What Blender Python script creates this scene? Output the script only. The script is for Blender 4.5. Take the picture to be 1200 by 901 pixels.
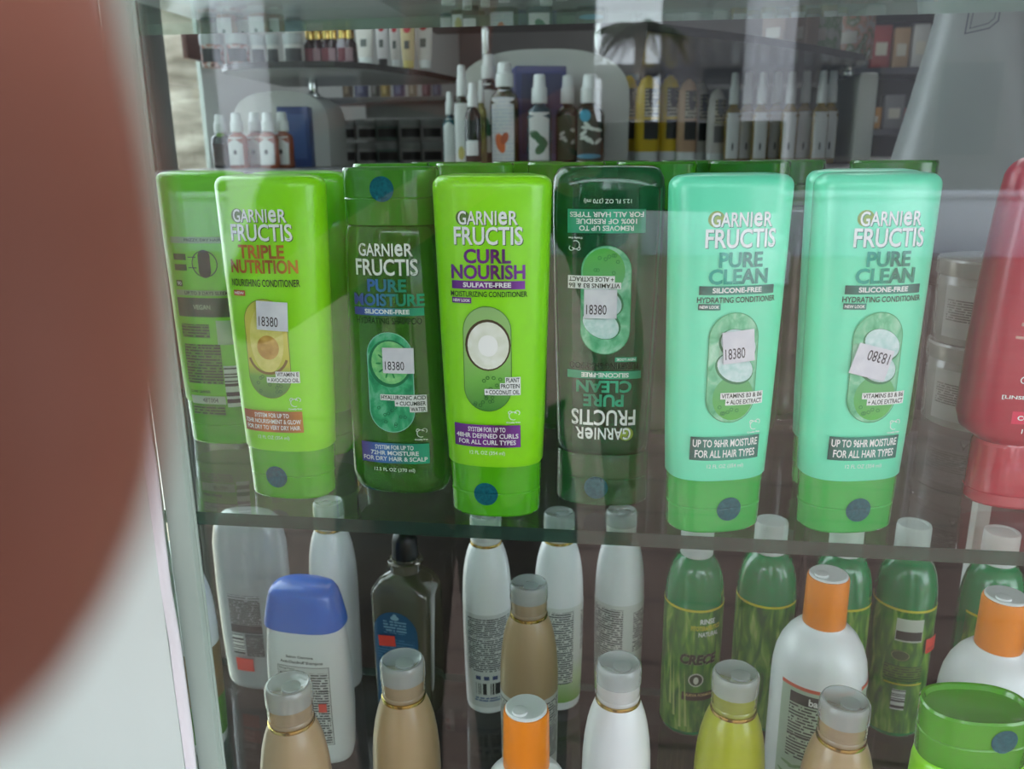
import bpy, bmesh, math, random
from mathutils import Vector, Matrix
random.seed(7)
for _o in list(bpy.data.objects):
    bpy.data.objects.remove(_o)
SC = bpy.context.scene
COL = SC.collection
R = math.radians
CZ = 1.35                      # lens height above the pavement

# ------------------------------------------------------------------ camera
F_PX, YAW, PITCH, ROLL = 987.0, R(7.6), R(15.66), R(-0.5)
fwd = Vector((-math.sin(YAW)*math.cos(PITCH), math.cos(YAW)*math.cos(PITCH), -math.sin(PITCH)))
rgt0 = Vector((math.cos(YAW), math.sin(YAW), 0.0))
up0 = rgt0.cross(fwd)
rgt = math.cos(ROLL)*rgt0 + math.sin(ROLL)*up0
upv = -math.sin(ROLL)*rgt0 + math.cos(ROLL)*up0
cam_data = bpy.data.cameras.new('camera')
cam = bpy.data.objects.new('camera', cam_data)
COL.objects.link(cam)
cam.matrix_world = Matrix(((rgt.x, upv.x, -fwd.x, 0), (rgt.y, upv.y, -fwd.y, 0), (rgt.z, upv.z, -fwd.z, CZ), (0, 0, 0, 1)))
cam_data.sensor_width = 36.0
cam_data.lens = 36.0*F_PX/1200.0
cam_data.clip_start = 0.004
cam_data.clip_end = 200
cam_data.dof.use_dof = True
cam_data.dof.focus_distance = 0.50
cam_data.dof.aperture_fstop = 11.5
SC.camera = cam

def ray(px, py):
    return rgt*((px-600)/F_PX) - upv*((py-450.5)/F_PX) + fwd
def at(px, py, Y):             # the point at depth Y seen at a photo position
    d = ray(px, py)
    return d*(Y/d.y) + Vector((0, 0, CZ))

# ------------------------------------------------------------------ light
SC.view_settings.view_transform = 'Standard'
SC.view_settings.look = 'None'
SC.view_settings.gamma = 1.0
SC.view_settings.use_curve_mapping = False
SC.view_settings.exposure = 0.24
SC.cycles.transparent_max_bounces = 40
SC.cycles.max_bounces = 10
w = bpy.data.worlds.new('sky'); SC.world = w
w.use_nodes = True
bg = w.node_tree.nodes['Background']
bg.inputs[0].default_value = (0.87, 0.955, 1.05, 1)
bg.inputs[1].default_value = 4.4
def area(name, loc, rot, sx, sy, power, color=(1, 1, 1)):
    l = bpy.data.lights.new(name, 'AREA'); l.shape = 'RECTANGLE'; l.size = sx; l.size_y = sy
    l.energy = power; l.color = color
    o = bpy.data.objects.new(name, l); COL.objects.link(o); o.location = loc; o.rotation_euler = rot
    return o
area('shop_fill_light', (-0.1, 2.2, 2.66), (0, 0, 0), 1.8, 0.3, 10, (0.95, 0.97, 1.0))  # added fill for the goods on the counter, no real fitting
area('shop_rear_fill', (0.8, 3.2, 2.66), (0, 0, 0), 1.2, 0.3, 7, (0.95, 0.97, 1.0))  # second added fill, brightens the back of the shop

# ------------------------------------------------------------------ materials
def lin(c):
    out = []
    for v in c[:3]:
        v /= 255.0
        out.append(v/12.92 if v <= 0.04045 else ((v+0.055)/1.055)**2.4)
    return tuple(out) + (1.0,)
_M = {}
def newmat(name):
    m = bpy.data.materials.new(name); m.use_nodes = True
    nt = m.node_tree; nt.nodes.clear()
    out = nt.nodes.new('ShaderNodeOutputMaterial')
    return m, nt, out
def principled(nt, color, rough=0.4, metal=0.0, spec=0.5, coat=0.0):
    p = nt.nodes.new('ShaderNodeBsdfPrincipled')
    if color is not None: p.inputs['Base Color'].default_value = lin(color)
    p.inputs['Roughness'].default_value = rough
    p.inputs['Metallic'].default_value = metal
    p.inputs['Specular IOR Level'].default_value = spec
    p.inputs['Coat Weight'].default_value = coat
    p.inputs['Coat Roughness'].default_value = 0.08
    return p
def mat(color, rough=0.4, metal=0.0, spec=0.5, coat=0.0, key=None):
    k = ('p', tuple(color), rough, metal, spec, coat)
    if k in _M: return _M[k]
    m, nt, out = newmat('paint')
    p = principled(nt, color, rough, metal, spec, coat)
    nt.links.new(p.outputs[0], out.inputs[0])
    _M[k] = m; return m
def tint(color, solid, body, rough=0.2, spec=0.5):
    """see-through coloured plastic: part pigment, part clear"""
    k = ('t', tuple(color), solid, tuple(body), rough)
    if k in _M: return _M[k]
    m, nt, out = newmat('clear_plastic')
    p = principled(nt, body, rough, 0, spec)
    t = nt.nodes.new('ShaderNodeBsdfTransparent'); t.inputs[0].default_value = lin(color)
    g = nt.nodes.new('ShaderNodeBsdfGlossy'); g.inputs['Roughness'].default_value = rough*0.4
    g.inputs[0].default_value = (1, 1, 1, 1)
    mx = nt.nodes.new('ShaderNodeMixShader'); mx.inputs[0].default_value = solid
    nt.links.new(t.outputs[0], mx.inputs[1]); nt.links.new(p.outputs[0], mx.inputs[2])
    m2 = nt.nodes.new('ShaderNodeMixShader')
    nt.links.new(schlick(nt, 0.035), m2.inputs[0])
    nt.links.new(mx.outputs[0], m2.inputs[1]); nt.links.new(g.outputs[0], m2.inputs[2])
    nt.links.new(m2.outputs[0], out.inputs[0])
    _M[k] = m; return m
def math_node(nt, op, a, b=None):
    n = nt.nodes.new('ShaderNodeMath'); n.operation = op
    for i, v in enumerate((a, b)):
        if v is None: continue
        if isinstance(v, (int, float)): n.inputs[i].default_value = v
        else: nt.links.new(v, n.inputs[i])
    return n.outputs[0]
def schlick(nt, f0):
    ge = nt.nodes.new('ShaderNodeNewGeometry')
    d = nt.nodes.new('ShaderNodeVectorMath'); d.operation = 'DOT_PRODUCT'
    nt.links.new(ge.outputs['Normal'], d.inputs[0]); nt.links.new(ge.outputs['Incoming'], d.inputs[1])
    a = math_node(nt, 'ABSOLUTE', d.outputs['Value'])
    b = math_node(nt, 'SUBTRACT', 1.0, a)
    c = math_node(nt, 'POWER', b, 5.0)
    e = math_node(nt, 'MULTIPLY', c, 1.0-f0)
    return math_node(nt, 'ADD', e, f0)
def glass(name, color, f0):
    m, nt, out = newmat(name)
    t = nt.nodes.new('ShaderNodeBsdfTransparent'); t.inputs[0].default_value = lin(color)
    g = nt.nodes.new('ShaderNodeBsdfGlossy'); g.inputs['Roughness'].default_value = 0.0
    g.inputs[0].default_value = (1, 1, 1, 1)
    mx = nt.nodes.new('ShaderNodeMixShader')
    nt.links.new(schlick(nt, f0), mx.inputs[0])
    nt.links.new(t.outputs[0], mx.inputs[1]); nt.links.new(g.outputs[0], mx.inputs[2])
    nt.links.new(mx.outputs[0], out.inputs[0])
    return m
def tex_coord(nt, kind='UV', scale=(1, 1, 1)):
    tc = nt.nodes.new('ShaderNodeTexCoord'); mp = nt.nodes.new('ShaderNodeMapping')
    nt.links.new(tc.outputs[kind], mp.inputs[0]); mp.inputs['Scale'].default_value = scale
    return mp.outputs[0]
def ramp(nt, fac, stops, interp='LINEAR'):
    r = nt.nodes.new('ShaderNodeValToRGB'); r.color_ramp.interpolation = interp
    el = r.color_ramp.elements
    while len(el) < len(stops): el.new(0.5)
    for e, (p, c) in zip(el, stops):
        e.position = p; e.color = lin(c)
    nt.links.new(fac, r.inputs[0])
    return r.outputs[0]
def noise_mat(name, stops, scale=(8, 8, 8), kind='Object', detail=4, rough=0.5, bump=0.0, spec=0.4, distortion=0.0, coat=0.0):
    m, nt, out = newmat(name)
    v = tex_coord(nt, kind, scale)
    n = nt.nodes.new('ShaderNodeTexNoise'); n.inputs['Scale'].default_value = 1.0
    n.inputs['Detail'].default_value = detail; n.inputs['Distortion'].default_value = distortion
    nt.links.new(v, n.inputs['Vector'])
    p = principled(nt, None, rough, 0, spec, coat)
    nt.links.new(ramp(nt, n.outputs['Fac'], stops), p.inputs['Base Color'])
    if bump:
        b = nt.nodes.new('ShaderNodeBump'); b.inputs['Strength'].default_value = bump; b.inputs['Distance'].default_value = 0.01
        nt.links.new(n.outputs['Fac'], b.inputs['Height']); nt.links.new(b.outputs[0], p.inputs['Normal'])
    nt.links.new(p.outputs[0], out.inputs[0])
    return m
def grad_mat(name, stops, axis=0, lo=0.0, hi=1.0, rough=0.35, metal=0.0):
    """colour that runs across a label (label coordinates in metres)"""
    m, nt, out = newmat(name)
    tc = nt.nodes.new('ShaderNodeTexCoord'); s = nt.nodes.new('ShaderNodeSeparateXYZ')
    nt.links.new(tc.outputs['UV'], s.inputs[0])
    mr = nt.nodes.new('ShaderNodeMapRange')
    mr.inputs['From Min'].default_value = lo; mr.inputs['From Max'].default_value = hi
    nt.links.new(s.outputs[axis], mr.inputs['Value'])
    p = principled(nt, None, rough, metal)
    nt.links.new(ramp(nt, mr.outputs[0], stops), p.inputs['Base Color'])
    nt.links.new(p.outputs[0], out.inputs[0])
    return m
def print_mat(paper, ink, pitch=0.0021, word=420.0, fill=0.42, duty=0.55):
    """lines of print too small to read"""
    k = ('micro', tuple(paper), tuple(ink), pitch, word, fill)
    if k in _M: return _M[k]
    m, nt, out = newmat('small_print')
    tc = nt.nodes.new('ShaderNodeTexCoord'); s = nt.nodes.new('ShaderNodeSeparateXYZ')
    nt.links.new(tc.outputs['UV'], s.inputs[0])
    row = math_node(nt, 'DIVIDE', s.outputs[1], pitch)
    fl = math_node(nt, 'FLOOR', row); fr = math_node(nt, 'FRACT', row)
    cmb = nt.nodes.new('ShaderNodeCombineXYZ')
    nt.links.new(math_node(nt, 'MULTIPLY', s.outputs[0], word), cmb.inputs[0])
    nt.links.new(math_node(nt, 'MULTIPLY', fl, 13.7), cmb.inputs[1])
    n = nt.nodes.new('ShaderNodeTexNoise'); n.inputs['Scale'].default_value = 1.0; n.inputs['Detail'].default_value = 3
    nt.links.new(cmb.outputs[0], n.inputs['Vector'])
    a = math_node(nt, 'GREATER_THAN', n.outputs['Fac'], fill)
    b = math_node(nt, 'LESS_THAN', fr, duty)
    f = math_node(nt, 'MULTIPLY', a, b)
    mx = nt.nodes.new('ShaderNodeMix'); mx.data_type = 'RGBA'
    nt.links.new(f, mx.inputs[0]); mx.inputs[6].default_value = lin(paper); mx.inputs[7].default_value = lin(ink)
    p = principled(nt, None, 0.4)
    nt.links.new(mx.outputs[2], p.inputs['Base Color'])
    nt.links.new(p.outputs[0], out.inputs[0])
    _M[k] = m; return m
def bars_mat(axis=0, pitch=0.0007, paper=(215, 220, 215), ink=(40, 42, 42)):
    k = ('bars', axis, pitch, tuple(paper))
    if k in _M: return _M[k]
    m, nt, out = newmat('barcode')
    tc = nt.nodes.new('ShaderNodeTexCoord'); s = nt.nodes.new('ShaderNodeSeparateXYZ')
    nt.links.new(tc.outputs['UV'], s.inputs[0])
    fl = math_node(nt, 'FLOOR', math_node(nt, 'DIVIDE', s.outputs[axis], pitch))
    wn = nt.nodes.new('ShaderNodeTexWhiteNoise'); wn.noise_dimensions = '1D'
    nt.links.new(fl, wn.inputs['W'])
    f = math_node(nt, 'GREATER_THAN', wn.outputs['Value'], 0.5)
    mx = nt.nodes.new('ShaderNodeMix'); mx.data_type = 'RGBA'
    nt.links.new(f, mx.inputs[0]); mx.inputs[6].default_value = lin(paper); mx.inputs[7].default_value = lin(ink)
    p = principled(nt, None, 0.5); nt.links.new(mx.outputs[2], p.inputs['Base Color'])
    nt.links.new(p.outputs[0], out.inputs[0])
    _M[k] = m; return m

M_PANE = glass('window_pane', (250, 252, 251), 0.042)
M_SHELF = glass('shelf_glass', (245, 250, 247), 0.045)
M_EDGE = tint((70, 110, 95), 0.55, (52, 78, 66), 0.15)
M_WHITEWALL = noise_mat('white_wall_paint', [(0.3, (190, 204, 198)), (0.7, (200, 212, 206))], (9, 9, 3), rough=0.55, bump=0.05)
M_STILE = noise_mat('pale_green_paint', [(0.3, (146, 164, 154)), (0.7, (160, 176, 166))], (30, 30, 8), rough=0.45, bump=0.06)
M_BEAD = noise_mat('white_bead_paint', [(0.35, (212, 212, 214)), (0.7, (228, 226, 230))], (40, 40, 14), rough=0.4, bump=0.1)
WHITE = mat((226, 229, 229), 0.32)
M_BLACK = mat((14, 14, 15), 0.35)
GOLD = mat((214, 186, 110), 0.18, 1.0)
CHROME = mat((205, 208, 205), 0.15, 1.0)
CLEARCAP = tint((236, 242, 242), 0.40, (210, 216, 216), 0.16)
WHITECAP = mat((222, 226, 225), 0.35)

# ------------------------------------------------------------------ object helpers
def link(name, me, parent=None, mats=()):
    o = bpy.data.objects.new(name, me); COL.objects.link(o)
    for m in mats: me.materials.append(m)
    if parent is not None: o.parent = parent
    return o
def tag(o, label, cat, group=None, kind=None):
    o['label'] = label; o['category'] = cat
    if group: o['group'] = group
    if kind: o['kind'] = kind
    return o
def thing(name, label, cat, loc=(0, 0, 0), rz=0.0, group=None, flip=False):
    o = bpy.data.objects.new(name, None); COL.objects.link(o)
    o.empty_display_size = 0.02
    o.location = loc
    o.rotation_euler = (0, math.pi if flip else 0, rz)
    return tag(o, label, cat, group)
def mesh(name, verts, faces, mats, parent=None, idx=None, smooth=True, uv=None, angle=38):
    me = bpy.data.meshes.new(name)
    me.from_pydata([tuple(v) for v in verts], [], faces)
    o = link(name, me, parent, mats if isinstance(mats, (list, tuple)) else [mats])
    if idx: me.polygons.foreach_set('material_index', idx)
    if uv is not None:
        lay = me.uv_layers.new(name='UVMap')
        for l in me.loops: lay.data[l.index].uv = uv[l.vertex_index]
    if smooth:
        me.polygons.foreach_set('use_smooth', [True]*len(me.polygons))
        me.set_sharp_from_angle(angle=R(angle))
    me.update()
    return o
class MB:
    """collects shapes into one mesh"""
    def __init__(s): s.v = []; s.f = []; s.i = []
    def add(s, v, f, k=0):
        n = len(s.v); s.v += [tuple(p) for p in v]
        s.f += [tuple(a+n for a in q) for q in f]; s.i += [k]*len(f)
        return s
    def box(s, lo, hi, k=0, bev=0.0):
        x0, y0, z0 = lo; x1, y1, z1 = hi
        if bev <= 0:
            v = [(x0, y0, z0), (x1, y0, z0), (x1, y1, z0), (x0, y1, z0), (x0, y0, z1), (x1, y0, z1), (x1, y1, z1), (x0, y1, z1)]
            return s.add(v, [(0, 3, 2, 1), (4, 5, 6, 7), (0, 1, 5, 4), (1, 2, 6, 5), (2, 3, 7, 6), (3, 0, 4, 7)], k)
        bm = bmesh.new(); bmesh.ops.create_cube(bm, size=1.0)
        for q in bm.verts:
            q.co = Vector(((x0+x1)/2+q.co.x*(x1-x0), (y0+y1)/2+q.co.y*(y1-y0), (z0+z1)/2+q.co.z*(z1-z0)))
        bmesh.ops.bevel(bm, geom=bm.edges[:], offset=bev, segments=2, affect='EDGES', profile=0.5)
        bm.verts.index_update()
        s.add([q.co.copy() for q in bm.verts], [tuple(q.index for q in fc.verts) for fc in bm.faces], k)
        bm.free(); return s
    def rings(s, rings, k=0, cap0=True, cap1=True):
        n = len(rings[0]); v = [p for r in rings for p in r]; f = []
        for a in range(len(rings)-1):
            for b in range(n):
                c = (b+1) % n
                f.append((a*n+b, a*n+c, (a+1)*n+c, (a+1)*n+b))
        if cap0: f.append(tuple(reversed(range(n))))
        if cap1: f.append(tuple((len(rings)-1)*n+b for b in range(n)))
        return s.add(v, f, k)
    def lathe(s, prof, n=40, k=0, c=(0, 0), ribs=0, rib=0.0, cap0=True, cap1=True):
        rr = []
        for r, z in prof:
            ring = []
            for b in range(n):
                t = 2*math.pi*b/n
                q = r*(1+(rib*math.cos(ribs*t) if ribs else 0))
                ring.append((c[0]+q*math.cos(t), c[1]+q*math.sin(t), z))
            rr.append(ring)
        return s.rings(rr, k, cap0, cap1)
    def tube(s, pts, rad, n=10, k=0):
        pts = [Vector(p) for p in pts]; rr = []
        for i, p in enumerate(pts):
            d = (pts[min(i+1, len(pts)-1)]-pts[max(i-1, 0)]).normalized()
            a = d.orthogonal().normalized() if i == 0 else (rr_a - d*rr_a.dot(d)).normalized()
            rr_a = a; b = d.cross(a)
            q = rad[i] if isinstance(rad, (list, tuple)) else rad
            rr.append([p+q*(math.cos(2*math.pi*j/n)*a+math.sin(2*math.pi*j/n)*b) for j in range(n)])
        return s.rings(rr, k)
    def build(s, name, mats, parent=None, smooth=True, angle=38):
        return mesh(name, s.v, s.f, mats, parent, s.i, smooth, None, angle)
def struct(o):
    o['kind'] = 'structure'; return o

def sect(hw, hd, n, N=56):
    pts = []
    for b in range(N):
        t = 2*math.pi*(b+0.5)/N
        c, s_ = math.cos(t), math.sin(t)
        pts.append((hw*math.copysign(abs(c)**(2/n), c), hd*math.copysign(abs(s_)**(2/n), s_)))
    return pts
def loft(prof, k=0, mb=None, N=56):
    """prof rows: z, half width, half depth, roundness"""
    mb = mb or MB()
    return mb.rings([[(x, y, z) for x, y in sect(a, b, n, N)] for z, a, b, n in prof], k)
def interp(prof, z):
    if z <= prof[0][0]: return prof[0][1:]
    for p, q in zip(prof, prof[1:]):
        if p[0] <= z <= q[0] and q[0] > p[0]:
            t = (z-p[0])/(q[0]-p[0])
            return tuple(p[i]+t*(q[i]-p[i]) for i in (1, 2, 3))
    return prof[-1][1:]
def front_of(prof):
    """label coordinates (across, up, lift) onto the front of a lofted bottle"""
    def P(u, v, off):
        hw, hd, n = interp(prof, v)
        x = max(-0.97*hw, min(0.97*hw, u))
        return (x, -hd*(1-abs(x/hw)**n)**(1/n)-off, v)
    return P
def around(prof):
    """label coordinates (along the girth, up, lift) onto a turned bottle; prof rows r, z"""
    def P(u, v, off):
        r = prof[-1][0]
        for p, q in zip(prof, prof[1:]):
            if min(p[1], q[1]) <= v <= max(p[1], q[1]) and p[1] != q[1]:
                r = p[0]+(v-p[1])/(q[1]-p[1])*(q[0]-p[0]); break
        rm = max(a[0] for a in prof)
        t = u/rm
        return ((r+off)*math.sin(t), -(r+off)*math.cos(t), v)
    return P

_T = {}
def glyphs(s, bold, shear=0.0):
    k = (s, bold, shear)
    if k in _T: return _T[k]
    cu = bpy.data.curves.new('t', 'FONT'); cu.body = s; cu.size = 1.0; cu.offset = bold; cu.resolution_u = 3; cu.shear = shear
    o = bpy.data.objects.new('t', cu)
    COL.objects.link(o)
    me = o.to_mesh()
    v = [(p.co.x, p.co.y) for p in me.vertices]; f = [tuple(p.vertices) for p in me.polygons]
    o.to_mesh_clear(); bpy.data.objects.remove(o); bpy.data.curves.remove(cu)
    x0 = min(p[0] for p in v); x1 = max(p[0] for p in v); y0 = min(p[1] for p in v); y1 = max(p[1] for p in v)
    v = [((a-x0)/(x1-x0), (b-y0)/(y1-y0)) for a, b in v]
    _T[k] = (v, f); return _T[k]
class Label:
    """flat printed shapes laid onto a curved surface; one mesh"""
    def __init__(s, base=0.0002): s.v = []; s.f = []; s.i = []; s.m = []; s.n = 0; s.base = base
    def mi(s, m):
        if m not in s.m: s.m.append(m)
        return s.m.index(m)
    def put(s, v, f, m, layer=None):
        if layer is None: s.n += 1; layer = s.n
        off = s.base+0.00003*layer
        n = len(s.v); s.v += [(a, b, off) for a, b in v]
        s.f += [tuple(q+n for q in c) for c in f]; s.i += [s.mi(m)]*len(f)
        return s
    def grid(s, fn, nu, nv, m, layer=None):
        v = [fn(i/nu, j/nv) for j in range(nv+1) for i in range(nu+1)]
        f = [(j*(nu+1)+i, j*(nu+1)+i+1, (j+1)*(nu+1)+i+1, (j+1)*(nu+1)+i) for j in range(nv) for i in range(nu)]
        return s.put(v, f, m, layer)
    def rect(s, x0, x1, z0, z1, m, layer=None, rot=0.0):
        nu = max(1, int((x1-x0)/0.002)); nv = max(1, int((z1-z0)/0.012))
        cx, cz = (x0+x1)/2, (z0+z1)/2; c, q = math.cos(rot), math.sin(rot)
        def fn(a, b):
            x = x0+a*(x1-x0)-cx; z = z0+b*(z1-z0)-cz
            return (cx+c*x-q*z, cz+q*x+c*z)
        return s.grid(fn, nu, nv, m, layer)
    def stadium(s, cx, z0, z1, r, m, layer=None, r2=None):
        r2 = r if r2 is None else r2
        n = 26; zs = []
        for j in range(n+1):
            t = j/n
            zs.append(z0+(z1-z0)*(0.5-0.5*math.cos(math.pi*t)))
        def hw(z):
            if z < z0+r: d = z0+r-z
            elif z > z1-r: d = z-(z1-r)
            else: d = 0
            return max(1e-5, math.sqrt(max(0, r*r-d*d)))*r2/r
        return s.grid(lambda a, b: (cx+hw(zs[round(b*n)])*(2*a-1), zs[round(b*n)]), 14, n, m, layer)
    def disc(s, cx, cz, rx, rz, m, layer=None, rot=0.0, n=28):
        c, q = math.cos(rot), math.sin(rot)
        v = [(cx, cz)]; f = []
        for ring in (0.2, 0.4, 0.6, 0.8, 1.0):
            for b in range(n):
                t = 2*math.pi*b/n; x = rx*ring*math.cos(t); z = rz*ring*math.sin(t)
                v.append((cx+c*x-q*z, cz+q*x+c*z))
        for b in range(n):
            d = (b+1) % n
            f.append((0, 1+b, 1+d)); f += [(1+q_*n+b, 1+(q_+1)*n+b, 1+(q_+1)*n+d, 1+q_*n+d) for q_ in range(4)]
        return s.put(v, f, m, layer)
    def ring(s, cx, cz, r0, r1, m, layer=None, n=28, a0=0.0, a1=2*math.pi, ez=1.0):
        v = []; f = []
        for b in range(n+1):
            t = a0+(a1-a0)*b/n
            v += [(cx+r0*math.cos(t), cz+ez*r0*math.sin(t)), (cx+r1*math.cos(t), cz+ez*r1*math.sin(t))]
        for b in range(n): f.append((2*b, 2*b+1, 2*b+3, 2*b+2))
        return s.put(v, f, m, layer)
    def poly(s, pts, m, layer=None):
        return s.put(pts, [tuple(range(len(pts)))], m, layer)
    def text(s, t, x0, x1, z0, z1, m, bold=0.012, shadow=None, rot=0.0, shear=0.0):
        gv, gf = glyphs(t, bold, shear)
        cx, cz = (x0+x1)/2, (z0+z1)/2; c, q = math.cos(rot), math.sin(rot)
        pts = [(x0+a*(x1-x0), z0+b*(z1-z0)) for a, b in gv]
        pts = [(cx+c*(a-cx)-q*(b-cz), cz+q*(a-cx)+c*(b-cz)) for a, b in pts]
        if abs(x1-x0) > 0.006:
            bm = bmesh.new(); vs = [bm.verts.new((a, b, 0)) for a, b in pts]
            for fc in gf:
                try: bm.faces.new([vs[j] for j in fc])
                except ValueError: pass
            lo = min(p[0] for p in pts); hi = max(p[0] for p in pts); k = max(2, int((hi-lo)/0.004))
            for j in range(1, k):
                bmesh.ops.bisect_plane(bm, geom=bm.verts[:]+bm.edges[:]+bm.faces[:], plane_co=(lo+(hi-lo)*j/k, 0, 0), plane_no=(1, 0, 0))
            bm.verts.index_update()
            pts = [(p.co.x, p.co.y) for p in bm.verts]; gf = [tuple(p.index for p in fc.verts) for fc in bm.faces]
            bm.free()
        if shadow is not None:
            d = 0.0004
            s.put([(a+d, b-d) for a, b in pts], gf, shadow)
        return s.put(pts, gf, m)
    def build(s, name, parent, P, extra=0.0):
        if not s.v: return None
        uv = [(a, b) for a, b, _ in s.v]
        return mesh(name, [P(a, b, o+extra) for a, b, o in s.v], s.f, s.m, parent, s.i, False, uv)

# ------------------------------------------------------------------ the setting
Z_MID, Z_LOW, Z_UP = CZ-0.2147, CZ-0.503, CZ+0.094
PANE_Y = 0.3576
X_ST = -0.2040                  # inner edge of the window stile
# ground outside: brown boards, and shop floor
mg, nt, out = newmat('brown_paving')
tc = nt.nodes.new('ShaderNodeTexCoord'); sp = nt.nodes.new('ShaderNodeSeparateXYZ'); nt.links.new(tc.outputs['Object'], sp.inputs[0])
fr = math_node(nt, 'FRACT', math_node(nt, 'DIVIDE', sp.outputs[1], 0.33))
ln = math_node(nt, 'LESS_THAN', fr, 0.05)
nz = nt.nodes.new('ShaderNodeTexNoise'); nz.inputs['Scale'].default_value = 2.5; nz.inputs['Detail'].default_value = 6
nt.links.new(tc.outputs['Object'], nz.inputs['Vector'])
cr = ramp(nt, nz.outputs['Fac'], [(0.3, (134, 108, 97)), (0.7, (158, 131, 118))])
mx = nt.nodes.new('ShaderNodeMix'); mx.data_type = 'RGBA'; nt.links.new(ln, mx.inputs[0]); nt.links.new(cr, mx.inputs[6]); mx.inputs[7].default_value = lin((84, 64, 58))
p = principled(nt, None, 0.7); nt.links.new(mx.outputs[2], p.inputs['Base Color']); nt.links.new(p.outputs[0], out.inputs[0])
struct(MB().box((-14, -22, -0.1), (14, 0.345, 0)).build('pavement', mg, smooth=False))
M_FLOOR = noise_mat('dark_floor', [(0.3, (44, 36, 33)), (0.7, (60, 49, 44))], (2, 9, 1), rough=0.35)
struct(MB().box((-0.86, 0.358, -0.1), (2.3, 4.2, 0)).build('floor', M_FLOOR, smooth=False))
M_ROOM = noise_mat('shop_wall_paint', [(0.3, (96, 96, 94)), (0.7, (108, 108, 106))], (3, 3, 3), rough=0.7)
M_CEIL = mat((120, 122, 122), 0.8)
struct(MB().box((-0.86, 0.358, 2.7), (2.3, 4.2, 2.8)).build('ceiling', M_CEIL, smooth=False))
struct(MB().box((-0.86, 4.2, -0.1), (2.3, 4.3, 2.8)).build('wall_back', M_ROOM, smooth=False))
struct(MB().box((2.3, 0.345, -0.1), (2.4, 4.3, 2.8)).build('wall_right', M_ROOM, smooth=False))
# front wall around the shop window
mb = MB()
mb.box((-3.0, 0.345, -0.1), (-0.2208, 0.357, 2.8)).box((-0.2208, 0.349, 0.62), (2.3, 0.357, 0.64))
mb.box((-0.2208, 0.345, -0.1), (2.3, 0.357, 0.62)).box((-0.2208, 0.345, 2.3), (2.3, 0.357, 2.8)).box((1.3, 0.345, 0.62), (2.3, 0.357, 2.3))
struct(mb.build('wall_front', M_WHITEWALL, smooth=False))
# window: pane, stile and beads
wf = MB().box((-0.2162, 0.3495, 0.64), (X_ST, 0.3570, 2.3), 0, 0.0012).box((X_ST-0.0025, 0.3530, 0.64), (X_ST+0.0006, 0.3558, 2.3), 0, 0.0008)
mull = struct(wf.build('window_1', M_STILE))
pts = []; rad = []
for i in range(60):
    z = 0.63+i*0.0285
    pts.append((-0.2188+0.0005*math.sin(i*0.9)+0.0004*math.sin(i*2.3), 0.3472+0.0003*math.sin(i*1.7), z)); rad.append(0.0028+0.00022*math.sin(i*1.31))
struct(MB().tube(pts, rad, 14).build('trim_1', M_BEAD))
struct(MB().box((X_ST-0.015, PANE_Y, 0.625), (1.299, PANE_Y+0.006, 2.299)).build('window_pane', M_PANE, smooth=False))
# side wall of the shop with a window
SX = -0.80
ml = MB()
ml.box((SX-0.008, 0.358, -0.1), (SX, 4.2, 0.35)).box((SX-0.008, 0.358, 2.45), (SX, 4.2, 2.8))
ml.box((SX-0.008, 1.60, 0.35), (SX, 4.2, 2.45)).box((SX-0.008, 0.358, 0.35), (SX, 0.60, 2.45))
M_SIDE = mat((196, 203, 200), 0.6)
struct(ml.build('wall_left', M_SIDE, smooth=False))
M_POST = mat((92, 94, 92), 0.4)
M_POSTL = mat((150, 152, 148), 0.4)
struct(MB().box((SX-0.010, 1.412, 0.35), (SX+0.004, 1.470, 2.45), 0, 0.003).box((SX-0.010, 1.378, 0.35), (SX+0.002, 1.402, 2.45), 1, 0.002).build('window_2', [M_POST, M_POSTL]))
struct(MB().box((SX-0.006, 0.601, 0.351), (SX-0.002, 1.377, 2.449)).box((SX-0.006, 1.471, 0.351), (SX-0.002, 1.599, 2.449)).build('window_3', M_PANE, smooth=False))
# sky-blocking slab, pillars and the wall across the way
struct(MB().box((-5, -2.3, 2.85), (5, 0.40, 2.95)).build('sky_blocker', mat((176, 178, 176), 0.8), smooth=False))  # added out of view to cut and soften the sky light
M_PILLAR = mat((226, 228, 234), 0.6)
for i, (x, y, h) in enumerate([(-4.05, -8.3, 4.2), (1.35, -8.3, 4.2)]):
    mb = MB().box((x-0.21, y-0.21, 0), (x+0.21, y+0.21, h), 0, 0.02).box((x-0.30, y-0.30, 0), (x+0.30, y+0.30, 0.35), 0, 0.02).box((x-0.27, y-0.27, 0.35), (x+0.27, y+0.27, 0.47), 0, 0.02)
    struct(mb.build('pillar_%d' % (i+1), M_PILLAR))
mb = MB().box((-12, -10.6, 0), (12, -10.4, 0.72), 0, 0.02).box((-12, -10.65, 0.72), (12, -10.35, 0.80), 0, 0.02)
struct(mb.build('wall_street', mat((206, 208, 220), 0.7)))
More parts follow.
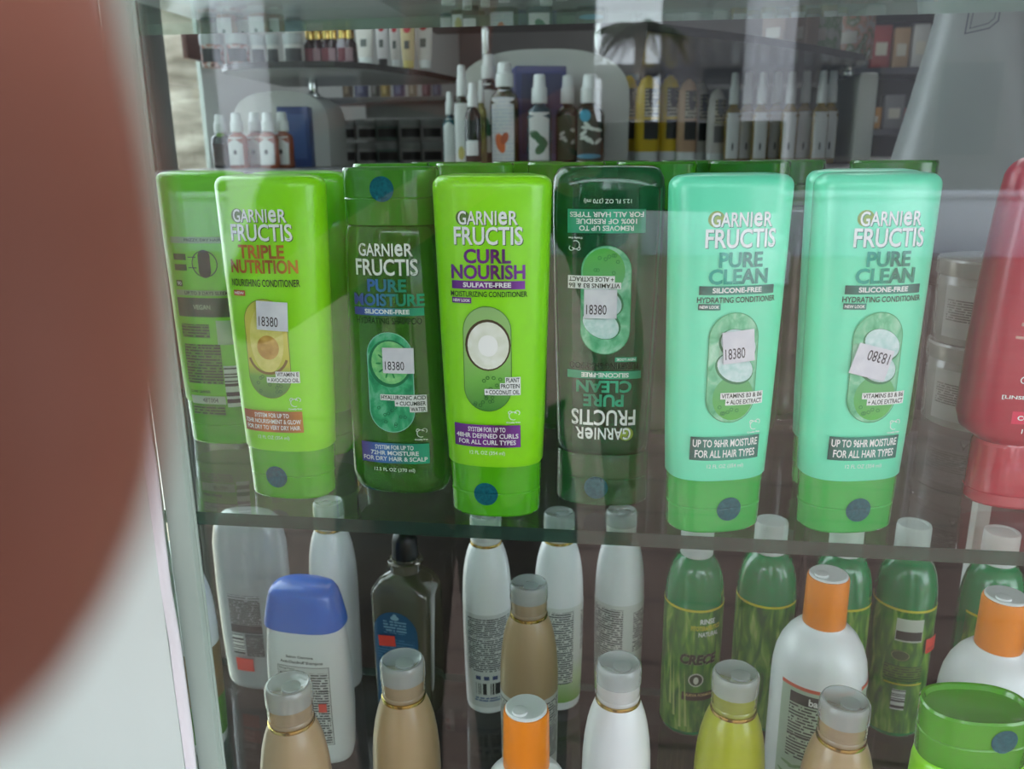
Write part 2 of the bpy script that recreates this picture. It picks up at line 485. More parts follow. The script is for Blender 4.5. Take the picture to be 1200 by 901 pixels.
for x0, x1, h, c, lab in ((0.55, 14, 7.0, (116, 114, 116), 'grey building across the street, right of the short palm'), (-14, -0.6, 7.5, (64, 60, 58), 'dark brown building across the street, left of the short palm'), (-0.46, 0.42, 2.55, (96, 92, 90), 'low grey block added behind the short palm to hide mirrored sky')):  # last, low block is added to cover the sky in the gap
    t = thing('street_building', lab, 'building', ((x0+x1)/2, -15.0, 0))
    a = (x1-x0)/2
    MB().box((-a, -0.4, 0), (a, 0.4, h)).build('wall', mat(c, 0.8), t, False)
    MB().box((-a-0.1, -0.5, h), (a+0.1, 0.5, h+0.15)).build('roof_edge', mat((90, 88, 88), 0.7), t, False)
    for k in range(max(0, int(2*a/1.9)) if a > 1 else 0):
        f = MB().box((-a+0.6+k*1.9, 0.38, 1.1), (-a+1.7+k*1.9, 0.44, 2.7)).build('window', mat((110, 108, 106), 0.6), t, False)
        MB().box((-a+0.68+k*1.9, 0.42, 1.18), (-a+1.62+k*1.9, 0.45, 2.62)).build('glass', mat((44, 48, 54), 0.2), f, False)

# ------------------------------------------------------------------ the three glass shelves
M_EDGEUP = tint((170, 205, 190), 0.6, (150, 182, 168), 0.15)
def shelf(name, z, y0, y1, label, edge=None):
    mb = MB().box((-0.62, y0, z-0.0085), (0.75, y1, z))
    o = mb.build(name, [M_SHELF, edge or M_EDGE], smooth=False)
    for q in o.data.polygons:
        if abs(q.normal.z) < 0.5: q.material_index = 1
    return tag(o, label, 'shelf')
shelf('glass_shelf', Z_MID, 0.451, 0.715, 'middle glass shelf with dark green front edge under the row of green bottles')
shelf('glass_shelf', Z_LOW, 0.372, 0.715, 'bottom glass shelf carrying white, tan and green round bottles')
shelf('glass_shelf', Z_UP+0.0085, 0.451, 0.715, 'top glass shelf with its back edge a bright line near the ceiling', M_EDGEUP)
M_UPR = mat((186, 188, 184), 0.4)
pu = at(1147, 560, 0.742)
tag(MB().box((pu.x-0.006, 0.722, 0.0), (pu.x+0.006, 0.734, 2.0), 0, 0.001).build('shelf_upright', M_UPR), 'pale upright strip behind the red bottle carrying the glass shelves', 'shelf upright')
tag(MB().box((-0.612, 0.722, 0.0), (-0.60, 0.734, 2.0), 0, 0.001).build('shelf_upright', M_UPR), 'pale upright strip at the hidden far left end of the glass shelves', 'shelf upright')
# ------------------------------------------------------------------ pear tall hair-care bottles on the middle shelf
def rounded_top(z1, hw, hd, r, n, k=6):
    return [(z1-r+r*math.sin(math.pi/2*i/k), hw-r*(1-math.cos(math.pi/2*i/k)), hd-r*(1-math.cos(math.pi/2*i/k)), n) for i in range(k+1)]
COND = [(0.0325, 0.0280, 0.0182, 2.5), (0.0335, 0.0287, 0.0188, 2.5), (0.06, 0.0299, 0.0192, 2.5), (0.10, 0.0311, 0.0192, 2.5), (0.15, 0.0326, 0.0186, 2.5), (0.18, 0.0334, 0.0180, 2.5), (0.1935, 0.0338, 0.0177, 2.5)] + rounded_top(0.2005, 0.0338, 0.0176, 0.0062, 2.5) + [(0.2012, 0.022, 0.0085, 2.4)]
COND_CAP = [(0.0, 0.0262, 0.0168, 2.4), (0.0012, 0.0270, 0.0175, 2.4), (0.0145, 0.0274, 0.0178, 2.4), (0.0152, 0.0270, 0.0174, 2.4), (0.0158, 0.0275, 0.0179, 2.4), (0.0325, 0.0280, 0.0183, 2.4)]
SHAM = [(0.0, 0.0255, 0.0135, 2.4), (0.0015, 0.0290, 0.0160, 2.4), (0.006, 0.0318, 0.0182, 2.5), (0.013, 0.0330, 0.0190, 2.5), (0.03, 0.0331, 0.0192, 2.5), (0.08, 0.0319, 0.0192, 2.5), (0.13, 0.0303, 0.0188, 2.5), (0.165, 0.0291, 0.0184, 2.5), (0.170, 0.0284, 0.0178, 2.5), (0.172, 0.0262, 0.016, 2.5)]
SHAM_CAP = [(0.1715, 0.0283, 0.0181, 2.4), (0.173, 0.0287, 0.0185, 2.4), (0.1865, 0.0289, 0.0187, 2.4), (0.1872, 0.0284, 0.0182, 2.4), (0.1879, 0.0289, 0.0187, 2.4), (0.2030, 0.0291, 0.0189, 2.4), (0.2045, 0.0284, 0.0182, 2.4), (0.2042, 0.0268, 0.0167, 2.4), (0.2015, 0.0258, 0.0158, 2.4), (0.2005, 0.008, 0.004, 2.2)]
LIME = mat((146, 232, 24), 0.28, 0, 0.5, 0.25)
LIME2 = mat((122, 214, 30), 0.3, 0, 0.5, 0.2)
MINT = mat((116, 238, 194), 0.28, 0, 0.5, 0.25)
CAP_LIME = tint((130, 214, 40), 0.72, (98, 204, 20), 0.22)
CAP_MINT = tint((110, 220, 116), 0.68, (68, 204, 92), 0.22)
CAP_DARK = tint((90, 170, 60), 0.72, (74, 154, 40), 0.22)
MOIST_BODY = tint((150, 196, 112), 0.50, (84, 150, 52), 0.12)
PURE_BODY = tint((140, 190, 150), 0.40, (44, 122, 80), 0.12)
BACK_BODY = tint((92, 150, 64), 0.62, (50, 112, 30), 0.15)
CAP_PURE = tint((126, 184, 132), 0.45, (60, 128, 76), 0.2)
DOT = noise_mat('seal_dot_blue', [(0.3, (4, 78, 92)), (0.7, (12, 106, 118))], (500, 500, 500), rough=0.5, spec=0.15)
DOT2 = noise_mat('seal_dot_grey', [(0.3, (24, 84, 92)), (0.7, (40, 104, 110))], (500, 500, 500), rough=0.5, spec=0.15)
INK = mat((24, 44, 26), 0.5)
TW = mat((236, 238, 236), 0.4)
SHADOW = mat((40, 70, 30), 0.5)
STICK = noise_mat('price_paper', [(0.3, (212, 211, 220)), (0.7, (228, 227, 233))], (160, 160, 160), rough=0.6)
STICKINK = mat((52, 50, 56), 0.6)
def bubbles(L, cx, z0, z1, r, m, n, seed):
    rr = random.Random(seed)
    for _ in range(n):
        L.ring(cx+rr.uniform(-r, r)*0.75, rr.uniform(z0, z1), 0.0007, 0.0011, m, n=12)
def capsule(L, kind, cx, z0, z1, r):
    UVK = 'UV'
    if kind == 'avocado':
        base = grad_mat('capsule_avocado', [(0.0, (70, 130, 60)), (0.22, (110, 170, 60)), (0.34, (206, 200, 60)), (0.75, (226, 208, 96)), (1.0, (196, 196, 70))], 1, z0, z1)
        L.stadium(cx, z0-0.0004, z1+0.0004, r+0.0004, mat((120, 132, 40), 0.5)); L.stadium(cx, z0, z1, r, base)
        L.disc(cx, z0+(z1-z0)*0.60, r*0.80, (z1-z0)*0.34, noise_mat('avocado_flesh', [(0.3, (214, 206, 96)), (0.7, (240, 226, 140))], (120, 120, 1), 'UV'))
        L.disc(cx+0.0006, z0+(z1-z0)*0.52, r*0.52, r*0.55, noise_mat('avocado_stone', [(0.3, (176, 126, 40)), (0.7, (222, 178, 90))], (150, 150, 1), 'UV'))
        L.ring(cx, z0+(z1-z0)*0.46, r*0.86, r*0.98, mat((132, 104, 30), 0.5), a0=math.pi*1.08, a1=math.pi*1.9)
        bubbles(L, cx, z0+0.004, z0+0.014, r*0.8, mat((40, 104, 50), 0.5), 12, 1)
    elif kind == 'coconut':
        base = grad_mat('capsule_coconut', [(0.0, (70, 140, 56)), (0.3, (120, 190, 80)), (0.55, (150, 200, 110)), (1.0, (150, 190, 120))], 1, z0, z1)
        L.stadium(cx, z0-0.0004, z1+0.0004, r+0.0004, mat((70, 120, 40), 0.5)); L.stadium(cx, z0, z1, r, base)
        cz = z1-r*1.62
        L.disc(cx+0.0004, cz, r*0.97, r*1.1, mat((74, 58, 30), 0.6))
        L.disc(cx+0.0006, cz-0.0003, r*0.88, r*1.01, noise_mat('coconut_flesh', [(0.3, (222, 226, 204)), (0.7, (244, 246, 236))], (160, 160, 1), 'UV'))
        L.disc(cx+0.0006, cz-0.0003, r*0.42, r*0.46, mat((250, 250, 246), 0.5))
        bubbles(L, cx, z0+0.003, z0+0.020, r*0.8, mat((56, 116, 50), 0.5), 18, 2)
    elif kind == 'cucumber':
        base = noise_mat('capsule_cucumber', [(0.25, (16, 122, 84)), (0.5, (60, 176, 120)), (0.75, (142, 214, 180))], (130, 90, 1), 'UV', distortion=0.6)
        L.stadium(cx, z0-0.0005, z1+0.0005, r+0.0005, mat((150, 206, 186), 0.5)); L.stadium(cx, z0, z1, r, base)
        cz = z1-r*1.35
        L.disc(cx, cz, r*0.97, r*1.06, mat((20, 120, 74), 0.5)); L.disc(cx+0.0004, cz+0.0006, r*0.86, r*0.95, noise_mat('cucumber_flesh', [(0.3, (96, 196, 120)), (0.7, (160, 226, 150))], (200, 200, 1), 'UV'))
        for k in range(10):
            t = 2*math.pi*k/10
            L.disc(cx+r*0.5*math.cos(t), cz+r*0.55*math.sin(t), 0.0006, 0.0019, mat((40, 150, 80), 0.5), rot=t-math.pi/2, n=10)
        bubbles(L, cx, z0+0.003, z0+0.018, r*0.8, mat((14, 110, 70), 0.5), 10, 3)
    else:
        base = noise_mat('capsule_aloe', [(0.25, (50, 156, 104)), (0.5, (120, 202, 156)), (0.75, (196, 234, 212))], (110, 90, 1), 'UV', distortion=0.8)
        L.stadium(cx, z0-0.0004, z1+0.0004, r+0.0004, mat((60, 150, 96), 0.5)); L.stadium(cx, z0, z1, r, base)
        bot = grad_mat('capsule_aloe_base', [(0.0, (84, 186, 70)), (1.0, (96, 180, 110))], 1, z0, z0+0.02)
        L.disc(cx+r*0.1, z0+r*1.02, r*0.86, r*0.94, bot)
        fl = noise_mat('aloe_slice', [(0.3, (178, 218, 212)), (0.7, (224, 240, 240))], (240, 240, 1), 'UV'); rim = mat((52, 128, 84), 0.5)
        for dx, dz, rot in ((0.0022, 0.71, 0.5), (0.0010, 0.50, 0.45)):
            cz = z0+(z1-z0)*dz
            L.disc(cx+dx, cz, r*0.84, r*0.62, rim, rot=-rot); L.disc(cx+dx+0.0004, cz+0.0005, r*0.79, r*0.56, fl, rot=-rot)
        bubbles(L, cx, z0+0.004, z0+0.016, r*0.7, mat((40, 140, 70), 0.5), 9, 4)
def rabbit(L, x0, z0, m):
    L.ring(x0+0.004, z0+0.0048, 0.0022, 0.0026, m, a0=0.6, a1=5.2, n=16)
    L.ring(x0+0.0062, z0+0.0066, 0.0012, 0.0016, m, a0=-1, a1=3.4, n=12)
    L.ring(x0+0.0022, z0+0.0068, 0.0008, 0.0012, m, a0=0, a1=4.4, n=12)
    L.text('Cruelty free', x0, x0+0.008, z0, z0+0.0014, m, 0.03)
def lines(L, rows, x0, x1, z0, z1, m, bold=0.02, gap=0.25, align='c', shadow=None, widths=None):
    h = (z1-z0)/(len(rows)+gap*(len(rows)-1))
    for k, t in enumerate(rows):
        zt = z1-k*h*(1+gap); wd = (x1-x0)*(widths[k] if widths else 1.0)
        a = x0+((x1-x0)-wd)/2 if align == 'c' else x1-wd
        L.text(t, a, a+wd, zt-h, zt, m, bold, shadow)
def brandmark(L, xc, zg, zf, badge, shadow):
    if badge: L.disc(xc-0.0140, zg+0.0040, 0.0043, 0.0043, mat((142, 168, 48), 0.4)); L.ring(xc-0.0140, zg+0.0040, 0.0035, 0.0037, mat((112, 140, 40), 0.4))
    else: L.disc(xc-0.0140, zg+0.0038, 0.0041, 0.0041, mat((86, 120, 50), 0.5))
    L.text('GARN', xc-0.0168, xc+0.0030, zg, zg+0.0076, TW, 0.016, shadow)
    L.text('I', xc+0.0041, xc+0.0050, zg, zg+0.0076, TW, 0.016, shadow)
    L.text('e', xc+0.0060, xc+0.0108, zg, zg+0.0074, TW, 0.022, shadow)
    L.text('R', xc+0.0118, xc+0.0167, zg, zg+0.0076, TW, 0.016, shadow)
    L.text('FRUCTIS', xc-0.0193, xc+0.0193, zf, zf+0.0100, TW, 0.018, shadow)
def sticker(parent, P, cx, cz, wd, hg, rot=0.0, lift=0.0016, txt='18380', upside=False):
    L = Label(0.0028)
    L.rect(cx-wd/2, cx+wd/2, cz-hg/2, cz+hg/2, STICK, rot=rot)
    c, q = math.cos(rot), math.sin(rot)
    dx, dz = -0.12*wd, -0.20*hg
    tx, tz = cx+c*dx-q*dz, cz+q*dx+c*dz
    L.text(txt, tx-wd*0.31, tx+wd*0.31, tz-hg*0.17, tz+hg*0.17, STICKINK, 0.004, rot=rot)
    return L.build('price_sticker', parent, P)
def cap_dot(parent, P, cx, cz, m, r=0.0073):
    L = Label(0.0005); L.disc(cx, cz, r, r, m); return L.build('seal_dot', parent, P)
BOTTLES = 'green hair care bottles on the middle glass shelf'
def conditioner(label, x, y, rz, body, cap, dot=None, z=None, group=BOTTLES):
    t = thing('conditioner_bottle', label, 'bottle', (x, y, Z_MID if z is None else z), rz, group)
    loft(COND).build('body', body, t, angle=50)
    c = loft(COND_CAP).build('cap', cap, t, angle=25)
    if dot: cap_dot(c, front_of(COND_CAP), dot[0], dot[1], dot[2])
    return t, front_of(COND)
def shampoo(label, x, y, rz, body, cap, dot=None, z=None, flip=False, group=BOTTLES):
    zz = Z_MID if z is None else z
    t = thing('shampoo_bottle', label, 'bottle', (x, y, zz+(0.2045 if flip else 0)), rz, group, flip)
    loft(SHAM).build('body', body, t, angle=50)
    c = loft(SHAM_CAP).build('cap', cap, t, angle=25)
    if dot: cap_dot(c, front_of(SHAM_CAP), dot[0], dot[1], dot[2])
    return t, front_of(SHAM)
def cond_label(t, P, words, inks, band, sub, kind, bandrows, vit, badge=False, strip=None, new=None, size='12 FL OZ (354 ml)', shadow=SHADOW, newm=None, widths=None):
    L = Label()
    brandmark(L, 0, 0.1743, 0.1634, badge, shadow)
    L.text(words[0], words[2][0], words[2][1], 0.1532, 0.1613, inks, 0.03)
    L.text(words[1], words[3][0], words[3][1], 0.1444, 0.1526, inks, 0.03)
    if strip:
        L.rect(-0.0212, 0.0204, 0.1389, 0.1436, band); L.text(strip, -0.0145, 0.0128, 0.1399, 0.1427, TW, 0.03)
        L.text(sub, -0.0220, 0.0216, 0.1346, 0.1377, INK, 0.012)
    else:
        L.text(sub, -0.0220, 0.0216, 0.1366, 0.1410, INK, 0.012)
    if new:
        L.rect(-0.0213, -0.0213+(0.0115 if len(new) > 4 else 0.0085), 0.1308, 0.1341, newm or band)
        L.text(new, -0.0206, -0.0206+(0.0101 if len(new) > 4 else 0.007), 0.1316, 0.1333, TW, 0.03)
    capsule(L, kind, -0.0012, 0.068, 0.1290, 0.0136)
    n = len(vit); zt = 0.0845
    for k, s_ in enumerate(vit):
        h = 0.0026; z1 = zt-k*0.0036+(0.0036 if n == 3 else 0); wd = 0.00150*len(s_)
        L.rect(0.0172-wd-0.0006, 0.0178, z1-h-0.0005, z1+0.0005, TW)
        L.text(s_, 0.0172-wd, 0.0172, z1-h, z1, INK, 0.02)
    rabbit(L, 0.0096, 0.0605, TW)
    L.rect(-0.0218, 0.0176, 0.0458, 0.0596, band)
    lines(L, bandrows, -0.0206, 0.0164, 0.0474, 0.0582, TW, 0.02, 0.35, widths=widths)
    L.text(size, -0.0125, 0.0085, 0.0405, 0.0434, TW, 0.0)
    L.build('front_label', t, P)
PURPLE = grad_mat('purple_foil', [(0, (98, 34, 132)), (0.45, (122, 40, 140)), (0.62, (84, 28, 84)), (1, (136, 60, 170))], 0, -0.021, 0.021)
COPPER = grad_mat('copper_foil', [(0, (160, 74, 30)), (0.4, (206, 120, 52)), (0.6, (150, 84, 40)), (1, (214, 140, 50))], 0, -0.021, 0.021)
TEAL = grad_mat('teal_foil', [(0, (24, 176, 160)), (0.4, (16, 156, 130)), (0.6, (10, 112, 92)), (1, (20, 146, 120))], 0, -0.021, 0.021)
TEALD = grad_mat('teal_band_foil', [(0, (32, 88, 78)), (0.3, (44, 140, 122)), (0.7, (50, 140, 122)), (1, (30, 84, 78))], 0, -0.021, 0.021)
BLUEFOIL = grad_mat('blue_green_foil', [(0, (70, 62, 150)), (0.35, (70, 120, 190)), (0.65, (40, 130, 110)), (1, (24, 176, 130))], 0, -0.021, 0.022)
GREENFOIL = grad_mat('green_foil', [(0, (40, 150, 110)), (0.45, (70, 190, 150)), (0.6, (34, 130, 96)), (1, (60, 176, 136))], 0, -0.021, 0.022)
# 1 bright green, copper lettering
t, P = conditioner('bright green conditioner bottle with orange-brown lettering and avocado picture, nearest the left window frame', -0.2105, 0.4935, R(-3), LIME, CAP_LIME, (-0.0035, 0.0150, DOT))
cond_label(t, P, ('TRIPLE', 'NUTRITION', (-0.0150, 0.0140), (-0.0215, 0.0212)), COPPER, COPPER, 'NOURISHING CONDITIONER', 'avocado', ['SYSTEM FOR UP TO', '72HR NOURISHMENT & GLOW', 'FOR DRY TO VERY DRY HAIR'], ['VITAMIN E', '+ AVOCADO OIL'], new='NEW', newm=mat((196, 84, 40), 0.4), widths=(0.62, 1, 0.97))
sticker(t, P, 0.0045, 0.1195, 0.0195, 0.0175, R(-3))
# 2 dark see-through shampoo, cap up
def sham_label(t, P, words, inks, band, sub, kind, rows, vit, strip, badge, size, wboxes, new=False, shadow=SHADOW, subink=INK, widths=None):
    L = Label()
    brandmark(L, 0, 0.1535, 0.1420, badge, shadow)
    L.text(words[0], wboxes[0][0], wboxes[0][1], 0.1322, 0.1399, inks, 0.03)
    L.text(words[1], wboxes[1][0], wboxes[1][1], 0.1236, 0.1312, inks, 0.03)
    L.rect(-0.0218, 0.0220, 0.1178, 0.1226, band); L.text(strip, -0.0146, 0.0136, 0.1188, 0.1217, TW, 0.03)
    L.text(sub, -0.0205, 0.0206, 0.1126, 0.1166, subink, 0.0)
    if new: L.rect(-0.0190, -0.0062, 0.1092, 0.1120, band); L.text('NEW LOOK', -0.0182, -0.0070, 0.1098, 0.1114, TW, 0.03)
    capsule(L, kind, 0.0, 0.044, 0.1072, 0.0142)
    for k, s_ in enumerate(vit):
        z1 = 0.0680-k*0.0037; wd = 0.00185*len(s_)
        L.rect(0.0215-wd-0.0006, 0.0221, z1-0.0033, z1+0.0005, TW); L.text(s_, 0.0215-wd, 0.0215, z1-0.0027, z1, INK, 0.02)
    rabbit(L, 0.0140, 0.0386, TW)
    L.rect(-0.0216, 0.0226, 0.0232, 0.0366, band)
    lines(L, rows, -0.0204, 0.0214, 0.0247, 0.0353, TW, 0.02, 0.3, widths=widths)
    L.text(size, -0.0133, 0.0134, 0.0170, 0.0200, TW, 0.0)
    L.build('front_label', t, P)
t, P = shampoo('see-through dark green shampoo bottle with blue-green lettering, wide cap on top', -0.1400, 0.5070, R(-2), MOIST_BODY, CAP_DARK, (0.0, 0.1925, DOT))
sham_label(t, P, ('PURE', 'MOISTURE'), BLUEFOIL, BLUEFOIL, 'HYDRATING SHAMPOO', 'cucumber', ['SYSTEM FOR UP TO', '72HR MOISTURE', 'FOR DRY HAIR & SCALP'], ['HYALURONIC ACID', '+ CUCUMBER', 'WATER'], 'SILICONE-FREE', False, '12.5 FL OZ (370 ml)', ((-0.0120, 0.0122), (-0.0216, 0.0224)), widths=(0.6, 0.75, 1))
sticker(t, P, 0.0060, 0.0905, 0.0195, 0.0160, 0.0)
# 3 bright green, purple lettering
t, P = conditioner('bright lime conditioner bottle with purple lettering and a coconut picture, at the front shelf edge', -0.0745, 0.4810, 0.0, LIME, CAP_LIME, (-0.0037, 0.0150, DOT))
cond_label(t, P, ('CURL', 'NOURISH', (-0.0138, 0.0128), (-0.0214, 0.0206)), PURPLE, PURPLE, 'MOISTURIZING CONDITIONER', 'coconut', ['SYSTEM FOR UP TO', '48HR DEFINED CURLS', 'FOR ALL CURL TYPES'], ['PLANT', 'PROTEIN', '+ COCONUT OIL'], strip='SULFATE-FREE', new='NEW LOOK', widths=(0.6, 1, 0.92))
# 4 dark see-through shampoo standing upside down
t, P = shampoo('see-through dark green shampoo bottle standing upside down on its cap, lettering inverted', -0.0100, 0.5065, R(1), PURE_BODY, CAP_PURE, (0.0035, 0.1925, DOT2), flip=True)
sham_label(t, P, ('PURE', 'CLEAN'), GREENFOIL, GREENFOIL, 'PURIFYING SHAMPOO', 'aloe', ['REMOVES UP TO', '100% OF RESIDUE', 'FOR ALL HAIR TYPES'], ['VITAMINS B3 & B6', '+ ALOE EXTRACT'], 'SILICONE-FREE', True, '12.5 FL OZ (370 ml)', ((-0.0120, 0.0122), (-0.0165, 0.0165)), new=True, widths=(0.74, 0.82, 1))
sticker(t, P, 0.0030, 0.0770, 0.0190, 0.0170, math.pi)
# 5, 6 mint conditioners
for x, y, rz, lab, st, dx in ((0.0560, 0.4740, R(16), 'mint conditioner bottle with teal lettering beside the upside-down dark green bottle', (0.0008, 0.1110, 0.0180, 0.0175, R(5)), 0.0),
                              (0.1330, 0.4820, R(14), 'mint conditioner bottle with teal lettering, its price sticker turned almost upside down', (-0.0045, 0.1025, 0.0205, 0.0172, R(165)), 0.0)):
    t, P = conditioner(lab, x, y, rz, MINT, CAP_MINT, (0.0028 if x < 0.1 else -0.001, 0.0148, DOT2))
    cond_label(t, P, ('PURE', 'CLEAN', (-0.0118, 0.0124), (-0.0168, 0.0160)), TEAL, TEALD, 'HYDRATING CONDITIONER', 'aloe', ['UP TO 96HR MOISTURE', 'FOR ALL HAIR TYPES'], ['VITAMINS B3 & B6', '+ ALOE EXTRACT'], badge=True, strip='SILICONE-FREE', new='NEW LOOK', shadow=mat((60, 130, 110), 0.5), widths=(1, 0.93))
    sticker(t, P, *st)
conditioner('mint conditioner bottle hidden behind the rightmost mint bottle, only its top rim showing', 0.1425, 0.5450, R(4), MINT, CAP_MINT)
# back label bottle at the left
t, P = conditioner('green conditioner bottle turned to show its back label, behind the left window frame', -0.3020, 0.5880, R(-3), LIME2, CAP_LIME)
L = Label()
GP = (84, 150, 40)
L.rect(-0.020, 0.0225, 0.1515, 0.1560, mat((150, 178, 130), 0.5)); L.text('FRIZZY, DRY HAIR', -0.008, 0.0195, 0.1526, 0.1549, INK, 0.02)
L.ring(0.006, 0.137, 0.0090, 0.0097, INK); L.stadium(0.006, 0.127, 0.147, 0.0046, mat((20, 52, 24), 0.5))
for k in range(2):
    L.rect(-0.0185, -0.008, 0.1395-k*0.0075, 0.1440-k*0.0075, mat((44, 88, 34), 0.5)); L.rect(-0.0065, 0.0, 0.1414-k*0.0075, 0.1420-k*0.0075, INK)
L.rect(-0.0185, -0.0130, 0.1205, 0.1250, mat((44, 88, 34), 0.5)); L.text('90', -0.0176, -0.0140, 0.1213, 0.1240, TW, 0.02)
L.rect(-0.0195, 0.0225, 0.1140, 0.1180, mat((150, 178, 130), 0.5)); L.text('UP TO 3 DAYS SLEEK', -0.012, 0.0215, 0.1147, 0.1172, INK, 0.02)
L.rect(-0.0195, 0.0225, 0.0985, 0.1125, mat((34, 78, 46), 0.5)); L.text('VEGAN', -0.006, 0.0075, 0.1040, 0.1075, mat((170, 200, 160), 0.4), 0.02)
L.rect(-0.0180, 0.0050, 0.0830, 0.0930, print_mat(GP, (34, 60, 24), 0.0022)); L.rect(0.0105, 0.0220, 0.0780, 0.0960, mat((190, 205, 180), 0.5))
L.rect(-0.0175, 0.0120, 0.0480, 0.0780, print_mat(GP, (34, 60, 24), 0.0022)); L.rect(0.0125, 0.0215, 0.0300, 0.0620, bars_mat(1, 0.0011))
L.rect(-0.0165, 0.0115, 0.0320, 0.0385, mat((198, 212, 190), 0.5)); L.text('48T004', -0.0065, 0.0060, 0.0335, 0.0370, STICKINK, 0.0)
L.text('CLAIRE GARNIER', -0.0165, 0.0005, 0.0408, 0.0428, INK, 0.02)
L.rect(-0.0160, 0.0105, 0.0235, 0.0310, print_mat(GP, (34, 60, 24), 0.0022))
L.build('back_label', t, P)
conditioner('plain bright green conditioner bottle half hidden between the avocado bottle and dark shampoo', -0.2230, 0.5700, R(2), LIME2, CAP_LIME)
# rear row, only the tops and slivers show
CAPB = [tint((80, 170, 40), 0.8, c, 0.2) for c in ((84, 168, 30), (70, 150, 28), (48, 128, 26))]
for k, (x, y, c, lab) in enumerate([(-0.176, 0.640, 0, 'green capped shampoo bottle in the rear row, behind the dark shampoo with blue lettering'),
                                    (-0.110, 0.630, 0, 'green capped shampoo bottle in the rear row, left behind the purple lettered bottle'),
                                    (-0.044, 0.645, 1, 'green capped shampoo bottle in the rear row, right behind the purple lettered bottle'),
                                    (0.022, 0.640, 1, 'green capped shampoo bottle in the rear row, behind the upside-down dark bottle'),
                                    (0.088, 0.645, 2, 'green capped shampoo bottle in the rear row, between the two mint bottles'),
                                    (0.186, 0.640, 2, 'green capped shampoo bottle in the rear row, its corner beside the rightmost mint bottle')]):
    shampoo(lab, x, y, R(random.uniform(-3, 3)), BACK_BODY, CAPB[c], group='rear row of green shampoo bottles')
for k, (x, c, lab) in enumerate([(-0.143, 0, 'green capped shampoo bottle in the last row, seen between the dark blue-lettered and purple-lettered bottles'),
                                (-0.077, 0, 'green capped shampoo bottle in the last row, straight behind the purple lettered bottle'),
                                (-0.011, 1, 'green capped shampoo bottle in the last row, behind left edge of the upside-down bottle'),
                                (0.055, 2, 'green capped shampoo bottle in the last row, behind the first mint bottle'),
                                (0.121, 2, 'green capped shampoo bottle in the last row, left behind the second mint bottle')]):
    shampoo(lab, x, 0.688, R(random.uniform(-2, 2)), BACK_BODY, CAPB[c], group='rear row of green shampoo bottles')
# red conditioner at the right edge
RED = mat((176, 22, 52), 0.3, 0, 0.5, 0.3)
REDC = tint((230, 80, 90), 0.75, (214, 62, 78), 0.2)
RP = [(0.040, 0.0290, 0.017, 2.6), (0.047, 0.0385, 0.0205, 2.8), (0.056, 0.0412, 0.0215, 2.8), (0.10, 0.0404, 0.0212, 2.8), (0.15, 0.0378, 0.0205, 2.7), (0.185, 0.0348, 0.0195, 2.6)] + rounded_top(0.2085, 0.0335, 0.019, 0.014, 2.5)
RC = [(0.0, 0.0300, 0.018, 2.4), (0.0015, 0.0312, 0.019, 2.4), (0.008, 0.0316, 0.0194, 2.4), (0.0084, 0.0310, 0.0188, 2.4), (0.012, 0.0310, 0.0188, 2.4), (0.038, 0.0302, 0.0182, 2.5), (0.0405, 0.0290, 0.017, 2.5)]
t = thing('conditioner_bottle', 'deep red conditioner bottle cut by the right edge of the picture', 'bottle', (0.2490, 0.5280, Z_MID), 0.0, BOTTLES)
loft(RP).build('body', RED, t, angle=50); loft(RC).build('cap', REDC, t, angle=25)
L = Label()
ROSE = mat((206, 160, 150), 0.25, 0.6)
for k, (dz, wd) in enumerate(((0.120, 0.018), (0.113, 0.022), (0.1065, 0.024))):
    L.rect(-0.0200-k*0.0018, -0.0200-k*0.0018+wd, dz-0.0012+0.0002*k, dz+0.0012-0.0002*k, ROSE, rot=-0.32+0.12*k)
L.text('V', -0.0080, -0.0030, 0.0940, 0.0990, TW, 0.02)
L.text('PR', -0.0142, -0.0060, 0.0855, 0.0900, TW, 0.04); L.text('CO', -0.0180, -0.0090, 0.0800, 0.0845, TW, 0.0)
L.text('[LINSEED', -0.0260, -0.0080, 0.0700, 0.0728, TW, 0.02)
L.rect(-0.0195, 0.0055, 0.0555, 0.0632, mat((228, 44, 84), 0.4)); L.text('COLOR', -0.0165, -0.0010, 0.0578, 0.0608, TW, 0.03)
L.text('12.', -0.0130, -0.0075, 0.0495, 0.0525, TW, 0.0)
L.build('front_label', t, front_of(RP))
# two stacked clear-grey tubs behind
TUB = tint((206, 208, 202), 0.7, (158, 160, 152), 0.25)
tp = [(0.0405, 0), (0.0420, 0.002), (0.0425, 0.050), (0.0415, 0.053)]
for k, lab in enumerate(('grey plastic tub with small print at the right, lower of the stack of two', 'grey plastic tub with small print at the right, upper of the stack of two')):
    t = thing('tub', lab, 'tub', (0.288, 0.694, Z_MID+k*0.0655), R(-6), 'stacked grey tubs')
    MB().lathe(tp, 48).build('body', TUB, t)
    MB().lathe([(0.0436, 0.0525), (0.0440, 0.0535), (0.0440, 0.0635), (0.0430, 0.0650), (0.040, 0.0655)], 64, ribs=0).build('lid', TUB, t, angle=30)
    L = Label()
    L.rect(-0.05, 0.05, 0.006, 0.046, mat((150, 152, 145), 0.5))
    L.rect(-0.047, 0.047, 0.019, 0.036, print_mat((150, 152, 145), (66, 66, 62), 0.0019, 380))
    L.poly([(-0.022, 0.0085), (-0.015, 0.0085), (-0.0185, 0.015)], mat((70, 70, 68), 0.5)); L.poly([(-0.0203, 0.0098), (-0.0167, 0.0098), (-0.0185, 0.0130)], mat((190, 192, 186), 0.5))
    L.build('paper_label', t, around(tp))

